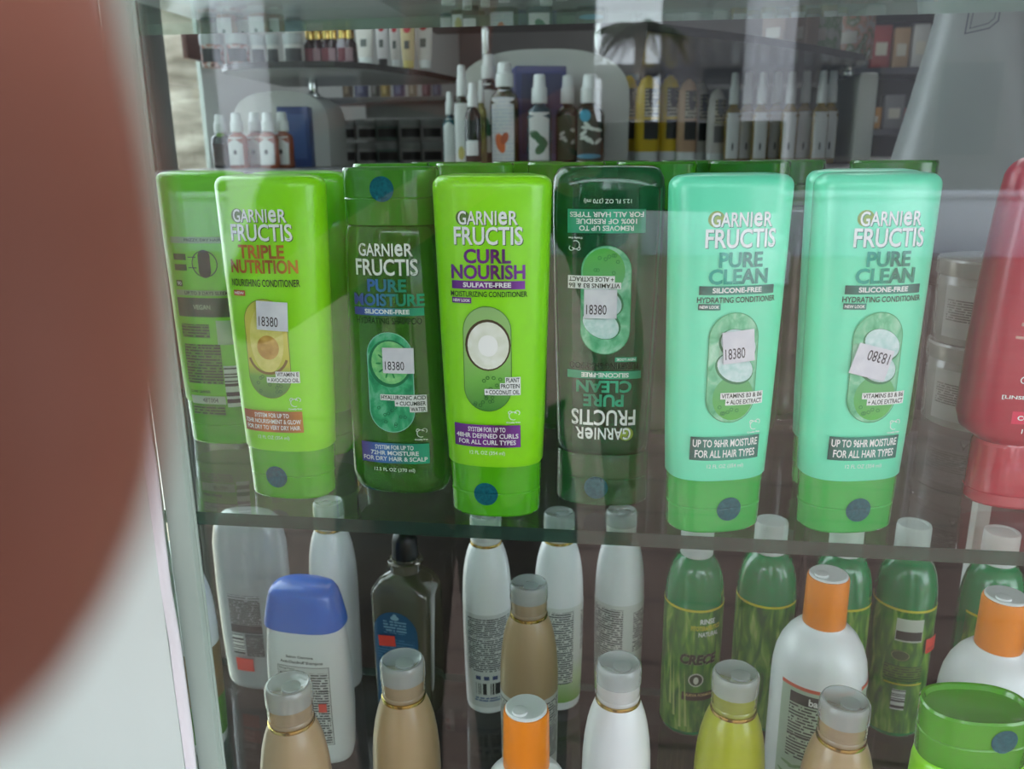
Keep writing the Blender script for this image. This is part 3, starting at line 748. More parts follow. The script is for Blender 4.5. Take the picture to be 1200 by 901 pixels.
# ------------------------------------------------------------------ bottom shelf
def dirpos(px, py, Y): return at(px, py, Y)
GB = [(0.0180, 0.0), (0.0197, 0.0014), (0.0205, 0.005), (0.0216, 0.04), (0.0221, 0.08), (0.0222, 0.112), (0.0218, 0.126), (0.0208, 0.138), (0.0193, 0.148), (0.0174, 0.156), (0.0155, 0.1615), (0.0143, 0.1640), (0.0139, 0.1648)]
MICROW = print_mat((216, 218, 214), (74, 76, 80), 0.0023, 380)
def gold_bottle(label, x, y, rz, col, collar, wrap, z=None):
    t = thing('lotion_bottle', label, 'bottle', (x, y, Z_LOW), rz, 'round bottles with gold rings on the bottom shelf')
    MB().lathe(GB, 44).build('body', col, t, angle=60)
    MB().lathe([(0.0132, 0.1645), (0.0142, 0.1648), (0.0143, 0.1652), (0.0143, 0.1664), (0.0142, 0.1668), (0.0132, 0.1671)], 40).build('gold_ring', GOLD, t)
    cap = MB().lathe([(0.0134, 0.1670), (0.0138, 0.1675), (0.0138, 0.1692), (0.0133, 0.1700), (0.0138, 0.1708), (0.0134, 0.1718), (0.0139, 0.1728), (0.0136, 0.1740), (0.0139, 0.1752), (0.0136, 0.1764), (0.0139, 0.1776), (0.0137, 0.1812)], 40)
    c = cap.build('collar', collar, t, angle=60)
    top = MB().lathe([(0.0138, 0.1788), (0.0144, 0.1794), (0.0144, 0.1880), (0.0141, 0.1902), (0.0132, 0.1917), (0.0122, 0.1920), (0.0110, 0.1909), (0.002, 0.1904)], 40)
    top.lathe([(0.0060, 0.1902), (0.0058, 0.1914), (0.0040, 0.1917)], 20, 0, (0.002, -0.003))
    top.build('flip_cap', CLEARCAP, t, angle=40)
    if wrap: wrap(t)
    return t
GRN_BOT = grad_mat('white_to_green_label', [(0, (120, 168, 60)), (0.55, (196, 214, 170)), (1, (216, 220, 216))], 1, 0.008, 0.055)
def wrap_white(t):
    L = Label()
    L.rect(-0.044, 0.040, 0.010, 0.108, GRN_BOT)
    L.rect(-0.0405, -0.004, 0.030, 0.104, MICROW); L.rect(0.006, 0.036, 0.06, 0.100, MICROW)
    L.build('wrap_label', t, around(GB))
def wrap_print(t):
    L = Label()
    L.rect(-0.026, 0.026, 0.008, 0.104, mat((208, 212, 212), 0.4))
    L.rect(-0.022, 0.022, 0.046, 0.100, print_mat((208, 212, 212), (62, 64, 70), 0.0021, 420))
    for k in range(4): L.rect(-0.014+k*0.008, -0.009+k*0.008, 0.0375, 0.0415, mat((60, 74, 120), 0.5))
    L.rect(-0.014, 0.014, 0.022, 0.034, bars_mat(0, 0.0009))
    L.rect(-0.016, 0.016, 0.014, 0.019, print_mat((200, 208, 214), (70, 90, 140), 0.0025, 300))
    L.build('wrap_label', t, around(GB))
def wrap_tan(t):
    L = Label()
    L.rect(-0.034, 0.034, 0.008, 0.104, mat((206, 206, 200), 0.4))
    L.rect(-0.031, 0.031, 0.050, 0.100, print_mat((206, 206, 200), (84, 82, 80), 0.0023, 380))
    L.build('wrap_label', t, around(GB))
def wrap_gold(front):
    def f(t):
        L = Label()
        L.rect(-0.040, 0.040, 0.010, 0.100, mat(front, 0.4))
        L.grid(lambda a, b: (-0.040+0.080*a, 0.097+0.004*b), 24, 1, GOLD)
        for s in (-1, 1):
            L.rect(s*0.030-0.002, s*0.030+0.002, 0.012, 0.097, GOLD)
        for k in range(7):
            L.rect(-0.012+k*0.004, -0.0105+k*0.004, 0.070, 0.092, GOLD, rot=R(-28+9*k))
        L.build('wrap_label', t, around(GB))
    return f
TAN = mat((176, 150, 112), 0.3, 0, 0.5, 0.2)
TANC = tint((214, 194, 160), 0.6, (190, 168, 136), 0.2)
WH = mat((236, 239, 241), 0.28, 0, 0.5, 0.2)
WHC = tint((240, 240, 240), 0.75, (224, 226, 226), 0.25)
LIM = mat((166, 172, 34), 0.28, 0, 0.5, 0.2)
LIMC = tint((200, 206, 120), 0.6, (178, 186, 80), 0.2)
gold_bottle('tan bottle with clear flip cap, lowest at left in front of blue capped shampoo', -0.1950, 0.4216, 0.3, TAN, TANC, wrap_gold((190, 196, 120)))
gold_bottle('tan bottle with clear flip cap in front of the dark bottle with blue label', -0.1325, 0.4540, 0.1, TAN, TANC, wrap_gold((150, 176, 80)))
gold_bottle('white bottle with clear flip cap in the front row, black and gold label', 0.0040, 0.4670, 0.0, WH, WHC, wrap_gold((52, 40, 30)))
gold_bottle('yellow-green bottle with clear flip cap in the front row', 0.0755, 0.4655, 0.2, LIM, LIMC, wrap_gold((190, 196, 90)))
gold_bottle('tan bottle with clear flip cap in front of the white bottles with orange caps', 0.1355, 0.4457, 0.1, TAN, TANC, wrap_gold((196, 186, 150)))
gold_bottle('tan bottle with white printed label standing behind the small orange capped bottle', -0.0635, 0.5610, 0.0, TAN, TANC, wrap_tan)
gold_bottle('white gold-ringed bottle half hidden behind the blue capped shampoo', -0.2640, 0.6900, -1.2, WH, WHC, wrap_gold((206, 196, 170)))
gold_bottle('white gold-ringed bottle with dense print and barcode in the back row', -0.1150, 0.6770, 0.25, WH, WHC, wrap_print)
gold_bottle('white bottle fading to green at its foot, behind the printed tan bottle', -0.0505, 0.6890, 0.9, WH, WHC, wrap_white)
gold_bottle('white gold-ringed bottle in the back row behind the front white bottle', 0.0045, 0.7000, 0.35, WH, WHC, wrap_white)
# green bottles with white caps
GR = [(0.0215, 0), (0.0240, 0.0015), (0.0250, 0.005), (0.0252, 0.06), (0.0252, 0.125), (0.0249, 0.134), (0.0238, 0.144), (0.0216, 0.154), (0.0185, 0.161), (0.0150, 0.1655), (0.0132, 0.167), (0.0128, 0.170)]
GREENB = tint((40, 170, 104), 0.84, (20, 146, 84), 0.22)
mle, nt, out = newmat('leafy_green_label')
v = tex_coord(nt, 'UV', (150, 30, 1)); n1 = nt.nodes.new('ShaderNodeTexNoise'); n1.inputs['Scale'].default_value = 1.0; n1.inputs['Distortion'].default_value = 0.7; nt.links.new(v, n1.inputs['Vector'])
p = principled(nt, None, 0.35); nt.links.new(ramp(nt, n1.outputs['Fac'], [(0.3, (30, 92, 36)), (0.5, (74, 136, 44)), (0.62, (120, 168, 60)), (0.78, (190, 204, 120))]), p.inputs['Base Color']); nt.links.new(p.outputs[0], out.inputs[0])
YEL = mat((222, 206, 60), 0.4)
def green_bottle(label, x, y, rz, text=None, face='leaf'):
    t = thing('rinse_bottle', label, 'bottle', (x, y, Z_LOW), rz, 'green bottles with white caps on the bottom shelf')
    MB().lathe(GR, 44).build('body', GREENB, t, angle=60)
    MB().lathe([(0.0130, 0.1672), (0.0137, 0.1680), (0.0137, 0.1925), (0.0131, 0.1948), (0.0105, 0.1952), (0.0100, 0.1944), (0.002, 0.1944)], 60, ribs=30, rib=0.006).build('cap', WHITECAP, t, angle=50)
    L = Label()
    L.rect(-0.052, 0.052, 0.006, 0.1255, mle)
    L.rect(-0.052, 0.052, 0.1245, 0.1265, YEL)
    if face == 'front':
        L.text('RINSE', 0.000, 0.0135, 0.1130, 0.1180, TW, 0.03); L.text('FITOTERAPEUTICO', -0.0075, 0.0200, 0.1070, 0.1115, YEL, 0.03); L.text('NATURAL', -0.0010, 0.0180, 0.1010, 0.1055, TW, 0.03)
        L.text('CRECE', -0.0155, 0.0175, 0.0740, 0.0840, mat((60, 62, 50), 0.25, 0.6), 0.05, mat((150, 160, 120), 0.5), shear=0.15)
        L.disc(-0.001, 0.0590, 0.0065, 0.0065, mat((216, 220, 205), 0.5)); L.disc(-0.001, 0.0590, 0.0055, 0.0055, mat((50, 66, 40), 0.5)); L.disc(-0.001, 0.0585, 0.0022, 0.0036, mat((216, 220, 205), 0.5))
        L.rect(-0.0125, 0.0185, 0.0385, 0.0465, mat((70, 58, 40), 0.5)); L.text('NUEVA FORMULA', -0.0105, 0.0165, 0.0427, 0.0452, mat((210, 190, 120), 0.5), 0.02)
        for k, (a, b, c) in enumerate(((-0.014, 0.010, 12), (-0.020, 0.020, 8), (-0.009, 0.012, 18), (-0.024, 0.03, 5))):
            L.poly([(a, b), (a+0.0022, b), (a-0.0005-0.0001*c, b+0.060)], mat((186, 204, 120), 0.5))
    elif face == 'back':
        L.rect(-0.010, 0.012, 0.0965, 0.1180, mat((206, 212, 196), 0.5)); L.rect(-0.0095, 0.0115, 0.0975, 0.1170, bars_mat(1, 0.0028, (200, 206, 190), (30, 40, 34)))
        L.disc(-0.004, 0.0830, 0.0075, 0.0050, mat((70, 90, 50), 0.5), rot=-0.2); L.ring(-0.004, 0.0830, 0.0066, 0.0072, mat((160, 176, 110), 0.5), ez=0.66)
        L.rect(-0.016, 0.016, 0.058, 0.073, print_mat((96, 140, 46), (40, 70, 30), 0.0024, 320)); L.rect(-0.0145, 0.018, 0.0545, 0.0560, YEL)
        L.rect(-0.007, 0.004, 0.030, 0.050, bars_mat(1, 0.0009))
    L.build('wrap_label', t, around(GR))
    return t
REDSTICK = mat((236, 74, 58), 0.6)
green_bottle('green bottle with white cap showing its front lettering, leftmost of the green bottles', 0.0690, 0.6720, 0.15, face='front')
t = green_bottle('green bottle with white cap and green sticker, behind the yellow-green bottle', 0.1320, 0.6850, -0.9)
L = Label(0.0022); L.rect(0.0330, 0.0450, 0.0500, 0.0640, mat((70, 214, 60), 0.6)); L.build('price_sticker', t, around(GR))
green_bottle('green bottle with white cap mostly hidden behind the first orange capped bottle', 0.1950, 0.6880, 0.6)
t = green_bottle('green bottle with white cap, barcode and red price sticker facing out', 0.2500, 0.6920, -0.1, face='back')
L = Label(0.0022); L.rect(0.0150, 0.0290, 0.0860, 0.1000, REDSTICK, rot=0.05); L.text('15234', 0.0170, 0.0262, 0.0885, 0.0910, mat((120, 40, 36), 0.5), 0.0); L.build('price_sticker', t, around(GR))
green_bottle('green bottle with white cap at the far right behind the second orange capped bottle', 0.3170, 0.6850, 0.9)
# white bottles with orange caps
BB = [(0.0300, 0), (0.0335, 0.002), (0.0348, 0.007), (0.0350, 0.06), (0.0350, 0.110), (0.0345, 0.120), (0.0330, 0.130), (0.0300, 0.139), (0.0255, 0.147), (0.0205, 0.1525), (0.0165, 0.1550), (0.0158, 0.1570)]
ORANGE = mat((238, 136, 24), 0.35, 0, 0.5, 0.1)
RUST = mat((206, 92, 66), 0.45)
def bambu(label, x, y, rz, scale=1.0):
    t = thing('lotion_bottle', label, 'bottle', (x, y, Z_LOW), rz, 'white bottles with orange caps')
    t.scale = (scale, scale, 0.97 if scale < 1 else 1.0)
    MB().lathe(BB, 48).build('body', WH, t, angle=60)
    MB().lathe([(0.0152, 0.1568), (0.0156, 0.1575), (0.0152, 0.1930), (0.0146, 0.1955), (0.0138, 0.1958)], 72, ribs=36, rib=0.004).build('cap', ORANGE, t, angle=50)
    MB().lathe([(0.0139, 0.1950), (0.0139, 0.1966), (0.0130, 0.1975), (0.001, 0.1975)], 40).lathe([(0.0052, 0.1970), (0.0050, 0.1990), (0.0030, 0.1994)], 20, 0, (-0.006, -0.004)).build('flip_lid', WHITECAP, t, angle=40)
    L = Label()
    PG = (178, 196, 176)
    for a, b in ((-0.036, 0.0195), (0.0285, 0.075)):
        L.rect(a, b, 0.006, 0.117, mat(PG, 0.4)); L.rect(a-0.0006, b+0.0006, 0.1160, 0.1188, RUST)
        L.rect(a+0.008, b-0.0015, 0.1040, 0.1130, mat((40, 48, 44), 0.5))
        L.text('bambú', (a+b)/2-0.0055, (a+b)/2+0.0135, 0.1050, 0.1110, TW, 0.03)
        L.rect(a+0.008, b-0.002, 0.0570, 0.1030, print_mat(PG, (58, 66, 60), 0.0026, 330)); L.rect(a+0.008, b-0.002, 0.0760, 0.0775, mat((58, 66, 60), 0.5))
        L.rect(b-0.020, b-0.006, 0.0260, 0.0440, bars_mat(1, 0.001)); L.rect(b-0.016, b-0.004, 0.0120, 0.0220, print_mat(PG, (70, 70, 70), 0.0026, 330))
    for k in range(4): L.disc(-0.028+0.003*k, 0.040+0.010*(k % 2), 0.0060, 0.0014, mat((120, 152, 110), 0.5), rot=-0.5+0.3*k, n=14)
    L.build('wrap_label', t, around(BB))
bambu('white bottle with orange cap and pale green printed label beside the tan bottle', 0.1575, 0.5900, 0.0)
bambu('white bottle with orange cap behind the green capped bottle, cut by the right edge', 0.2740, 0.5720, 0.35)
bambu('small white bottle with orange cap lowest in the middle front row', -0.0490, 0.4170, 0.5, 0.88)
# blue capped shampoo
MP = [(0.0, 0.028, 0.014, 2.6), (0.002, 0.0325, 0.017, 2.6), (0.01, 0.0345, 0.0185, 2.6), (0.05, 0.0365, 0.0198, 2.6), (0.09, 0.0358, 0.0198, 2.6), (0.12, 0.0330, 0.0190, 2.6), (0.129, 0.0312, 0.0182, 2.6)]
t = thing('shampoo_bottle', 'white anti-dandruff shampoo bottle with large blue cap on the bottom shelf', 'bottle', (-0.2530, 0.5920, Z_LOW), R(-3))
loft(MP).build('body', WH, t, angle=50)
loft([(0.1265, 0.0325, 0.0190, 2.8), (0.1275, 0.0342, 0.0202, 2.8), (0.1310, 0.0342, 0.0202, 2.8), (0.1480, 0.0306, 0.0188, 2.8), (0.1560, 0.0284, 0.0176, 2.8), (0.1605, 0.0256, 0.0160, 2.7), (0.1632, 0.0200, 0.0124, 2.6), (0.1640, 0.010, 0.006, 2.4)]).build('cap', mat((8, 104, 212), 0.3, 0, 0.5, 0.2), t, angle=50)
L = Label()
L.text('Salon Designs', -0.011, 0.0125, 0.1035, 0.1065, INK, 0.02); L.text('Anti-Dandruff Shampoo', -0.0165, 0.020, 0.0985, 0.1018, INK, 0.02)
L.rect(-0.0195, 0.0245, 0.022, 0.0965, mat((40, 44, 48), 0.5)); L.rect(-0.0191, 0.0241, 0.0224, 0.0961, mat((214, 218, 218), 0.5))
L.text('Drug Facts', -0.0180, -0.004, 0.0928, 0.0950, INK, 0.01)
L.rect(-0.0180, 0.0230, 0.0240, 0.0915, print_mat((214, 218, 218), (66, 70, 76), 0.0024, 380))
for k in range(5): L.rect(-0.0190, 0.0240, 0.0870-k*0.0130, 0.0874-k*0.0130, INK)
L.build('front_label', t, front_of(MP))
L = Label(0.0022); L.rect(0.0150, 0.0215, 0.0560, 0.0640, REDSTICK); L.build('price_sticker', t, front_of(MP))
# big translucent white bottle
BP = [(0.0, 0.027, 0.016, 2.4), (0.002, 0.0305, 0.019, 2.4), (0.008, 0.0325, 0.021, 2.4), (0.05, 0.0345, 0.0225, 2.4), (0.10, 0.0355, 0.023, 2.4), (0.150, 0.0350, 0.022, 2.4), (0.165, 0.0325, 0.0205, 2.4), (0.174, 0.0290, 0.018, 2.4), (0.179, 0.0230, 0.014, 2.3), (0.1805, 0.014, 0.008, 2.2)]
t = thing('shampoo_bottle', 'large milky white bottle with grey back label and red price sticker, far left', 'bottle', (-0.3420, 0.6850, Z_LOW), R(-4))
MILK = tint((206, 212, 214), 0.85, (176, 182, 184), 0.3)
loft(BP).build('body', MILK, t, angle=50)
L = Label()
L.rect(-0.0155, 0.0165, 0.1020, 0.1045, print_mat((176, 182, 184), (60, 64, 66), 0.0026, 330))
L.rect(-0.0150, 0.0165, 0.0735, 0.1005, print_mat((150, 154, 156), (48, 50, 52), 0.0019, 420)); L.rect(-0.0150, 0.0165, 0.0650, 0.0735, mat((56, 58, 60), 0.5))
L.rect(-0.0150, -0.0030, 0.0420, 0.0635, bars_mat(1, 0.0010)); L.rect(-0.0010, 0.0165, 0.0400, 0.0640, print_mat((120, 124, 126), (50, 52, 54), 0.0019, 420))
L.build('back_label', t, front_of(BP))
L = Label(0.0022); L.rect(-0.0125, 0.0055, 0.0245, 0.0385, REDSTICK); L.build('price_sticker', t, front_of(BP))
# sliver of a bottle beside the frame
t = thing('lotion_bottle', 'white bottle with brown and green label, half hidden by the window frame', 'bottle', (-0.3570, 0.5920, Z_LOW), 0.6)
MB().lathe(GB, 40).build('body', WH, t, angle=60)
MB().lathe([(0.0136, 0.1648), (0.0138, 0.1760), (0.0144, 0.1768), (0.0144, 0.1895), (0.0118, 0.1915), (0.002, 0.1915)], 36).build('cap', WHITECAP, t)
L = Label(); L.rect(-0.05, 0.05, 0.012, 0.050, mat((96, 140, 60), 0.5)); L.rect(-0.05, 0.05, 0.050, 0.100, mat((140, 112, 76), 0.5)); L.build('wrap_label', t, around(GB))
# dark square bottle, black spout
t = thing('lotion_bottle', 'dark grey-brown square bottle with black spout cap, blue label and red sticker', 'bottle', (-0.1850, 0.6600, Z_LOW), R(-8))
SQ = [(0.0, 0.024, 0.019, 5), (0.002, 0.0265, 0.0215, 5), (0.01, 0.0275, 0.0225, 6), (0.124, 0.0280, 0.0225, 6), (0.129, 0.0274, 0.0220, 5), (0.1375, 0.0215, 0.0185, 4), (0.1410, 0.0165, 0.0150, 3), (0.143, 0.0135, 0.0132, 2.2), (0.156, 0.0128, 0.0128, 2)]
DKB = tint((130, 126, 104), 0.80, (84, 80, 62), 0.08)
loft(SQ, N=64).build('body', DKB, t, angle=40)
MB().lathe([(0.0125, 0.1500), (0.0156, 0.1505), (0.0158, 0.1525), (0.0128, 0.1535)], 36).build('neck_ring', DKB, t)
MB().lathe([(0.0112, 0.1535), (0.0114, 0.1560), (0.0108, 0.1720), (0.0098, 0.1760), (0.006, 0.1790), (0.0035, 0.1825), (0.0030, 0.1850)], 36, ribs=18, rib=0.012).lathe([(0.0022, 0.172), (0.0020, 0.1835), (0.0005, 0.1845)], 12, 0, (0.007, 0.0)).build('spout_cap', M_BLACK, t, angle=50)
L = Label()
BLU = mat((22, 78, 118), 0.4)
L.stadium(-0.003, 0.006, 0.112, 0.021, BLU); L.rect(-0.024, 0.018, 0.006, 0.092, BLU)
L.disc(-0.003, 0.1060, 0.0040, 0.0022, mat((140, 176, 196), 0.5)); L.disc(-0.003, 0.1075, 0.0022, 0.0026, mat((140, 176, 196), 0.5))
L.rect(-0.014, 0.008, 0.0910, 0.1030, print_mat((22, 78, 118), (120, 160, 184), 0.0029, 300)); L.rect(-0.021, 0.015, 0.020, 0.0850, print_mat((22, 78, 118), (66, 116, 150), 0.0027, 330))
L.build('front_label', t, front_of(SQ))
L = Label(0.0022); L.rect(-0.0185, -0.0025, 0.0785, 0.0890, REDSTICK, rot=0.08); L.build('price_sticker', t, front_of(SQ))
# green capped bottle low at the right
t, P = shampoo('bright green shampoo bottle with wide dished cap and blue seal, lowest at right', 0.2010, 0.4330, R(4), LIME, tint((120, 210, 60), 0.72, (92, 184, 36), 0.2), (0.0080, 0.1935, DOT2), z=Z_LOW, group='lone green bottle on the bottom shelf')
brandL = Label(); brandmark(brandL, 0, 0.1535, 0.1420, False, SHADOW); brandL.build('front_label', t, P)
#BACKGROUND
# ------------------------------------------------------------------ the shop behind: counter and its white arched dividers
Z_CT = CZ-0.030
M_COUNTER = noise_mat('counter_wood', [(0.3, (40, 32, 29)), (0.7, (56, 45, 40))], (2, 2, 14), rough=0.4)
mb = MB().box((-0.735, 1.30, 0.0), (1.05, 2.30, Z_CT-0.03), 0, 0.004).box((-0.745, 1.28, Z_CT-0.03), (1.06, 2.32, Z_CT), 1, 0.004)
tag(mb.build('counter', [M_COUNTER, mat((120, 120, 118), 0.3)]), 'long dark display counter with grey top carrying the small bottles at the back', 'counter')
M_ARCH = noise_mat('white_divider', [(0.3, (188, 190, 184)), (0.7, (204, 206, 200))], (4, 4, 4), rough=0.4)
def arch(name, label, cx, y, wd, h, rise, dep):
    n = 24; pts = [(-wd/2, 0.0)]
    for k in range(n+1):
        a = math.pi*k/n; c = -math.cos(a)
        pts.append((wd/2*math.copysign(abs(c)**0.75, c), h-rise+rise*math.sin(a)**0.8))
    pts.append((wd/2, 0.0))
    f0 = [(x, -dep/2, z) for x, z in pts]; f1 = [(x, dep/2, z) for x, z in pts]
    m = len(pts); mb = MB(); v = f0+f1
    fc = [tuple(range(m)), tuple(reversed(range(m, 2*m)))]+[(i, i+m, (i+1) % m+m, (i+1) % m) for i in range(m)]
    mb.add(v, [tuple(reversed(q)) for q in fc])
    bp = mb.build(name, M_ARCH, None, True, 30); bp.location = (cx, y, Z_CT)
    return tag(bp, label, 'display divider')
arch('display_divider', 'large white arched divider on the back counter behind the spray bottles', -0.150, 1.60, 0.305, 0.195, 0.085, 0.10)
arch('display_divider', 'smaller white arched divider at left behind the orange spray bottles', -0.640, 1.62, 0.185, 0.135, 0.060, 0.10)
o = MB().box((-0.016, -0.13, 0), (0.016, 0.13, 0.145), 0, 0.006).build('display_divider', M_ARCH); o.location = (0.392, 1.66, Z_CT)
tag(o, 'pale upright divider at the right end of the gold-capped spray bottles', 'display divider')
o = MB().box((-0.155, -0.006, 0), (0.155, 0.006, 0.135), 0, 0.003).build('display_divider', mat((150, 150, 146), 0.5)); o.location = (0.205, 1.735, Z_CT)
tag(o, 'grey back panel behind the yellow bottles on the counter', 'display divider')
o = MB().box((-0.19, -0.006, 0), (0.16, 0.006, 0.135), 0, 0.003).build('display_divider', mat((132, 130, 128), 0.5)); o.location = (-0.42, 2.02, Z_CT)
tag(o, 'grey back panel behind the two rows of small jars', 'display divider')
# chrome standoffs
def standoff(p, h, label):
    t = thing('chrome_post', label, 'post', p)
    MB().lathe([(0.0075, 0), (0.0080, 0.001), (0.0080, h-0.001), (0.0075, h)], 20).build('post', CHROME, t)
    MB().lathe([(0.0115, 0), (0.0115, 0.006), (0.009, 0.008)], 20).build('foot', CHROME, t)
standoff((-0.255, 1.60, Z_CT+0.172), 0.10, 'chrome post on the large white divider, above the tall spray bottles')
standoff((-0.055, 1.60, Z_CT+0.172), 0.10, 'chrome post near the right end of the large white divider')
standoff((-0.590, 1.62, Z_CT+0.125), 0.052, 'chrome post above the small left divider, under the curved shelf')
standoff((0.374, 1.60, Z_CT+0.145), 0.052, 'thin chrome post above the pale upright divider at right')
M_SHDARK = mat((46, 44, 44), 0.25); M_SHUNDER = mat((150, 156, 152), 0.4)
def curved_shelf(name, pts, z, th, label, mats):
    n = len(pts); v = [(x, y, z) for x, y in pts]+[(x, y, z+th) for x, y in pts]
    f = [tuple(reversed(range(n))), tuple(range(n, 2*n))]+[(i, (i+1) % n, (i+1) % n+n, i+n) for i in range(n)]
    o = mesh(name, v, f, mats, None, [0, 0]+[1]*n, False)
    return tag(o, label, 'shelf')
zl = CZ+0.128
pl = []
a0 = Vector((-0.715, 1.42))
for k in range(11):
    t = math.pi+math.pi/2*k/10
    pl.append((-0.60+0.098*math.cos(t), 1.50+0.115*math.sin(t)))
pl += [(-0.52, 1.388), (-0.47, 1.40), (-0.43, 1.44), (-0.37, 1.60), (-0.34, 1.76), (-0.34, 1.80), (-0.715, 1.80)]
curved_shelf('curved_shelf', pl, zl, 0.010, 'curved dark-edged shelf at upper left holding patterned jars and tubes', [M_SHUNDER, M_SHDARK])
zr = CZ+0.128
curved_shelf('curved_shelf', [(0.02, 1.05), (0.16, 1.20), (0.27, 1.34), (0.372, 1.485), (0.385, 1.56), (0.40, 1.95), (0.02, 1.95)], zr, 0.010, 'dark-edged shelf at upper right holding flowered boxes', [M_SHDARK, M_SHDARK])
curved_shelf('curved_shelf', [(-0.42, 1.48), (-0.05, 1.48), (-0.05, 1.95), (-0.42, 1.95)], Z_CT+0.272, 0.012, 'high dark shelf carried on chrome posts over the large white divider', [M_SHDARK, M_SHDARK])
# --- small goods
def px_w(wpx, Y): return wpx*Y*1.02/F_PX
GRPS = 'spray bottles on the back counter'
def spray(px, Y, wpx, hpx, caph, body, cap, lab, label, motif=None, group=GRPS, z=Z_CT, round_=2.6, tintd=True):
    w_ = px_w(wpx, Y); h = px_w(hpx, Y); p = at(px, 188, Y)
    t = thing('spray_bottle', label, 'bottle', (p.x, Y, z), R(-6 if px < 600 else 4), group)
    hb = h*(1-caph); r = w_/2
    prof = [(0, r*0.9, r*0.62, round_), (0.002, r, r*0.7, round_), (hb*0.80, r, r*0.7, round_), (hb*0.90, r*0.88, r*0.64, 2.4), (hb*0.96, r*0.55, r*0.45, 2.1), (hb, r*0.42, r*0.40, 2)]
    loft(prof, N=32).build('body', body, t, angle=50)
    rc = r*0.62
    MB().lathe([(rc*0.95, hb), (rc, hb+0.001), (rc*0.97, hb+(h-hb)*0.52), (rc*0.80, hb+(h-hb)*0.58), (rc*0.72, h-0.002), (rc*0.55, h)], 24).build('spray_cap', cap, t, angle=40)
    if lab:
        L = Label(0.0004); a, b = lab[1], lab[2]
        L.rect(-r*0.78, r*0.78, hb*a, hb*b, lab[0])
        if motif:
            for (u, v, ru, rv, m, rot) in motif: L.disc(r*u, hb*v, r*ru, hb*rv, m, rot=rot, n=14)
        L.build('front_label', t, front_of(prof))
    return t
PAPER = mat((206, 208, 206), 0.5); LTXT = print_mat((206, 208, 206), (186, 192, 200), 0.006, 160)
OLIVE = tint((120, 130, 50), 0.6, (58, 62, 24), 0.1); TEALB = tint((60, 140, 150), 0.65, (24, 88, 104), 0.1); DKGREEN = tint((60, 90, 40), 0.7, (26, 44, 18), 0.1)
DARKB = tint((60, 60, 60), 0.8, (18, 18, 20), 0.15); CLEARY = tint((216, 214, 150), 0.45, (150, 146, 84), 0.1); COPB = tint((220, 140, 100), 0.65, (170, 92, 62), 0.15)
ORM = mat((206, 104, 52), 0.6); LFM = mat((44, 104, 66), 0.6); BLK = mat((20, 22, 22), 0.5)
leafm = [(-0.3, 0.5, 0.5, 0.07, LFM, -0.7), (0.15, 0.42, 0.55, 0.07, LFM, -0.6), (0.1, 0.28, 0.5, 0.07, LFM, 0.8), (0.4, 0.36, 0.35, 0.06, LFM, 1.2)]
nutm = [(-0.15, 0.30, 0.32, 0.13, ORM, 0.3), (0.15, 0.36, 0.26, 0.08, mat((170, 80, 40), 0.6), -0.4)]
frm = [(-0.3, 0.80, 0.36, 0.10, mat((64, 160, 190), 0.5), 0)]+[(random.uniform(-0.5, 0.6), random.uniform(0.38, 0.72), 0.28, 0.03, mat((214, 222, 214), 0.5), random.uniform(-1, 1)) for _ in range(9)]+[(0, 0.16, 0.8, 0.04, mat((70, 150, 180), 0.5), 0)]
spray(529, 1.50, 17, 80, 0.30, TEALB, WHITECAP, (PAPER, 0.08, 0.92), 'teal spray bottle with white label, leftmost of the spray bottles on the counter')
spray(543, 1.47, 19, 108, 0.30, DKGREEN, WHITECAP, (PAPER, 0.06, 0.90), 'tall green spray bottle with pale label beside the leftmost teal one', [(0, 0.2, 0.4, 0.10, mat((180, 170, 90), 0.5), 0)])
spray(555, 1.43, 18, 90, 0.28, DARKB, WHITECAP, (PAPER, 0.20, 0.45), 'dark spray bottle with a small pale label and white cap')
spray(565, 1.48, 12, 92, 0.26, CLEARY, WHITECAP, None, 'slim clear yellow spray bottle between the dark bottles')
spray(574, 1.53, 26, 118, 0.22, DARKB, WHITECAP, (PAPER, 0.16, 0.95), 'tall dark bottle with white label, left of the almond bottle', leafm[:2])
spray(592, 1.46, 32, 110, 0.23, OLIVE, WHITECAP, (LTXT, 0.06, 0.96), 'tall brown oil bottle with white label and orange almond picture', nutm)
spray(617, 1.52, 17, 94, 0.34, DARKB, WHITECAP, (mat((70, 74, 72), 0.5), 0.2, 0.8), 'dark spray bottle half hidden between almond bottle and teal bottle')
spray(632, 1.46, 28, 97, 0.31, TEALB, WHITECAP, (PAPER, 0.10, 0.86), 'teal spray bottle with white label and green leaf picture', leafm)
spray(664, 1.50, 26, 95, 0.31, DKGREEN, WHITECAP, (mat((60, 84, 56), 0.5), 0.10, 0.92), 'dark green spray bottle, second from the right end of its row', frm[1:6])
spray(690, 1.48, 33, 96, 0.31, DKGREEN, WHITECAP, (mat((38, 60, 48), 0.5), 0.06, 0.94), 'dark green spray bottle with blue and white leaf label at the white divider edge', frm)
o = MB().box((-0.043, -0.03, 0), (0.043, 0.03, 0.162), 0, 0.002).box((-0.033, -0.0306, 0.02), (-0.006, -0.0300, 0.150), 1).box((0.004, -0.0306, 0.02), (0.034, -0.0300, 0.150), 1).build('blue_carton', [mat((40, 48, 112), 0.45), mat((28, 32, 80), 0.4)])
o.location = (-0.152, 1.515, Z_CT); o.rotation_euler = (0, 0, R(14))
tag(o, 'dark blue carton standing in front of the large white divider', 'box')
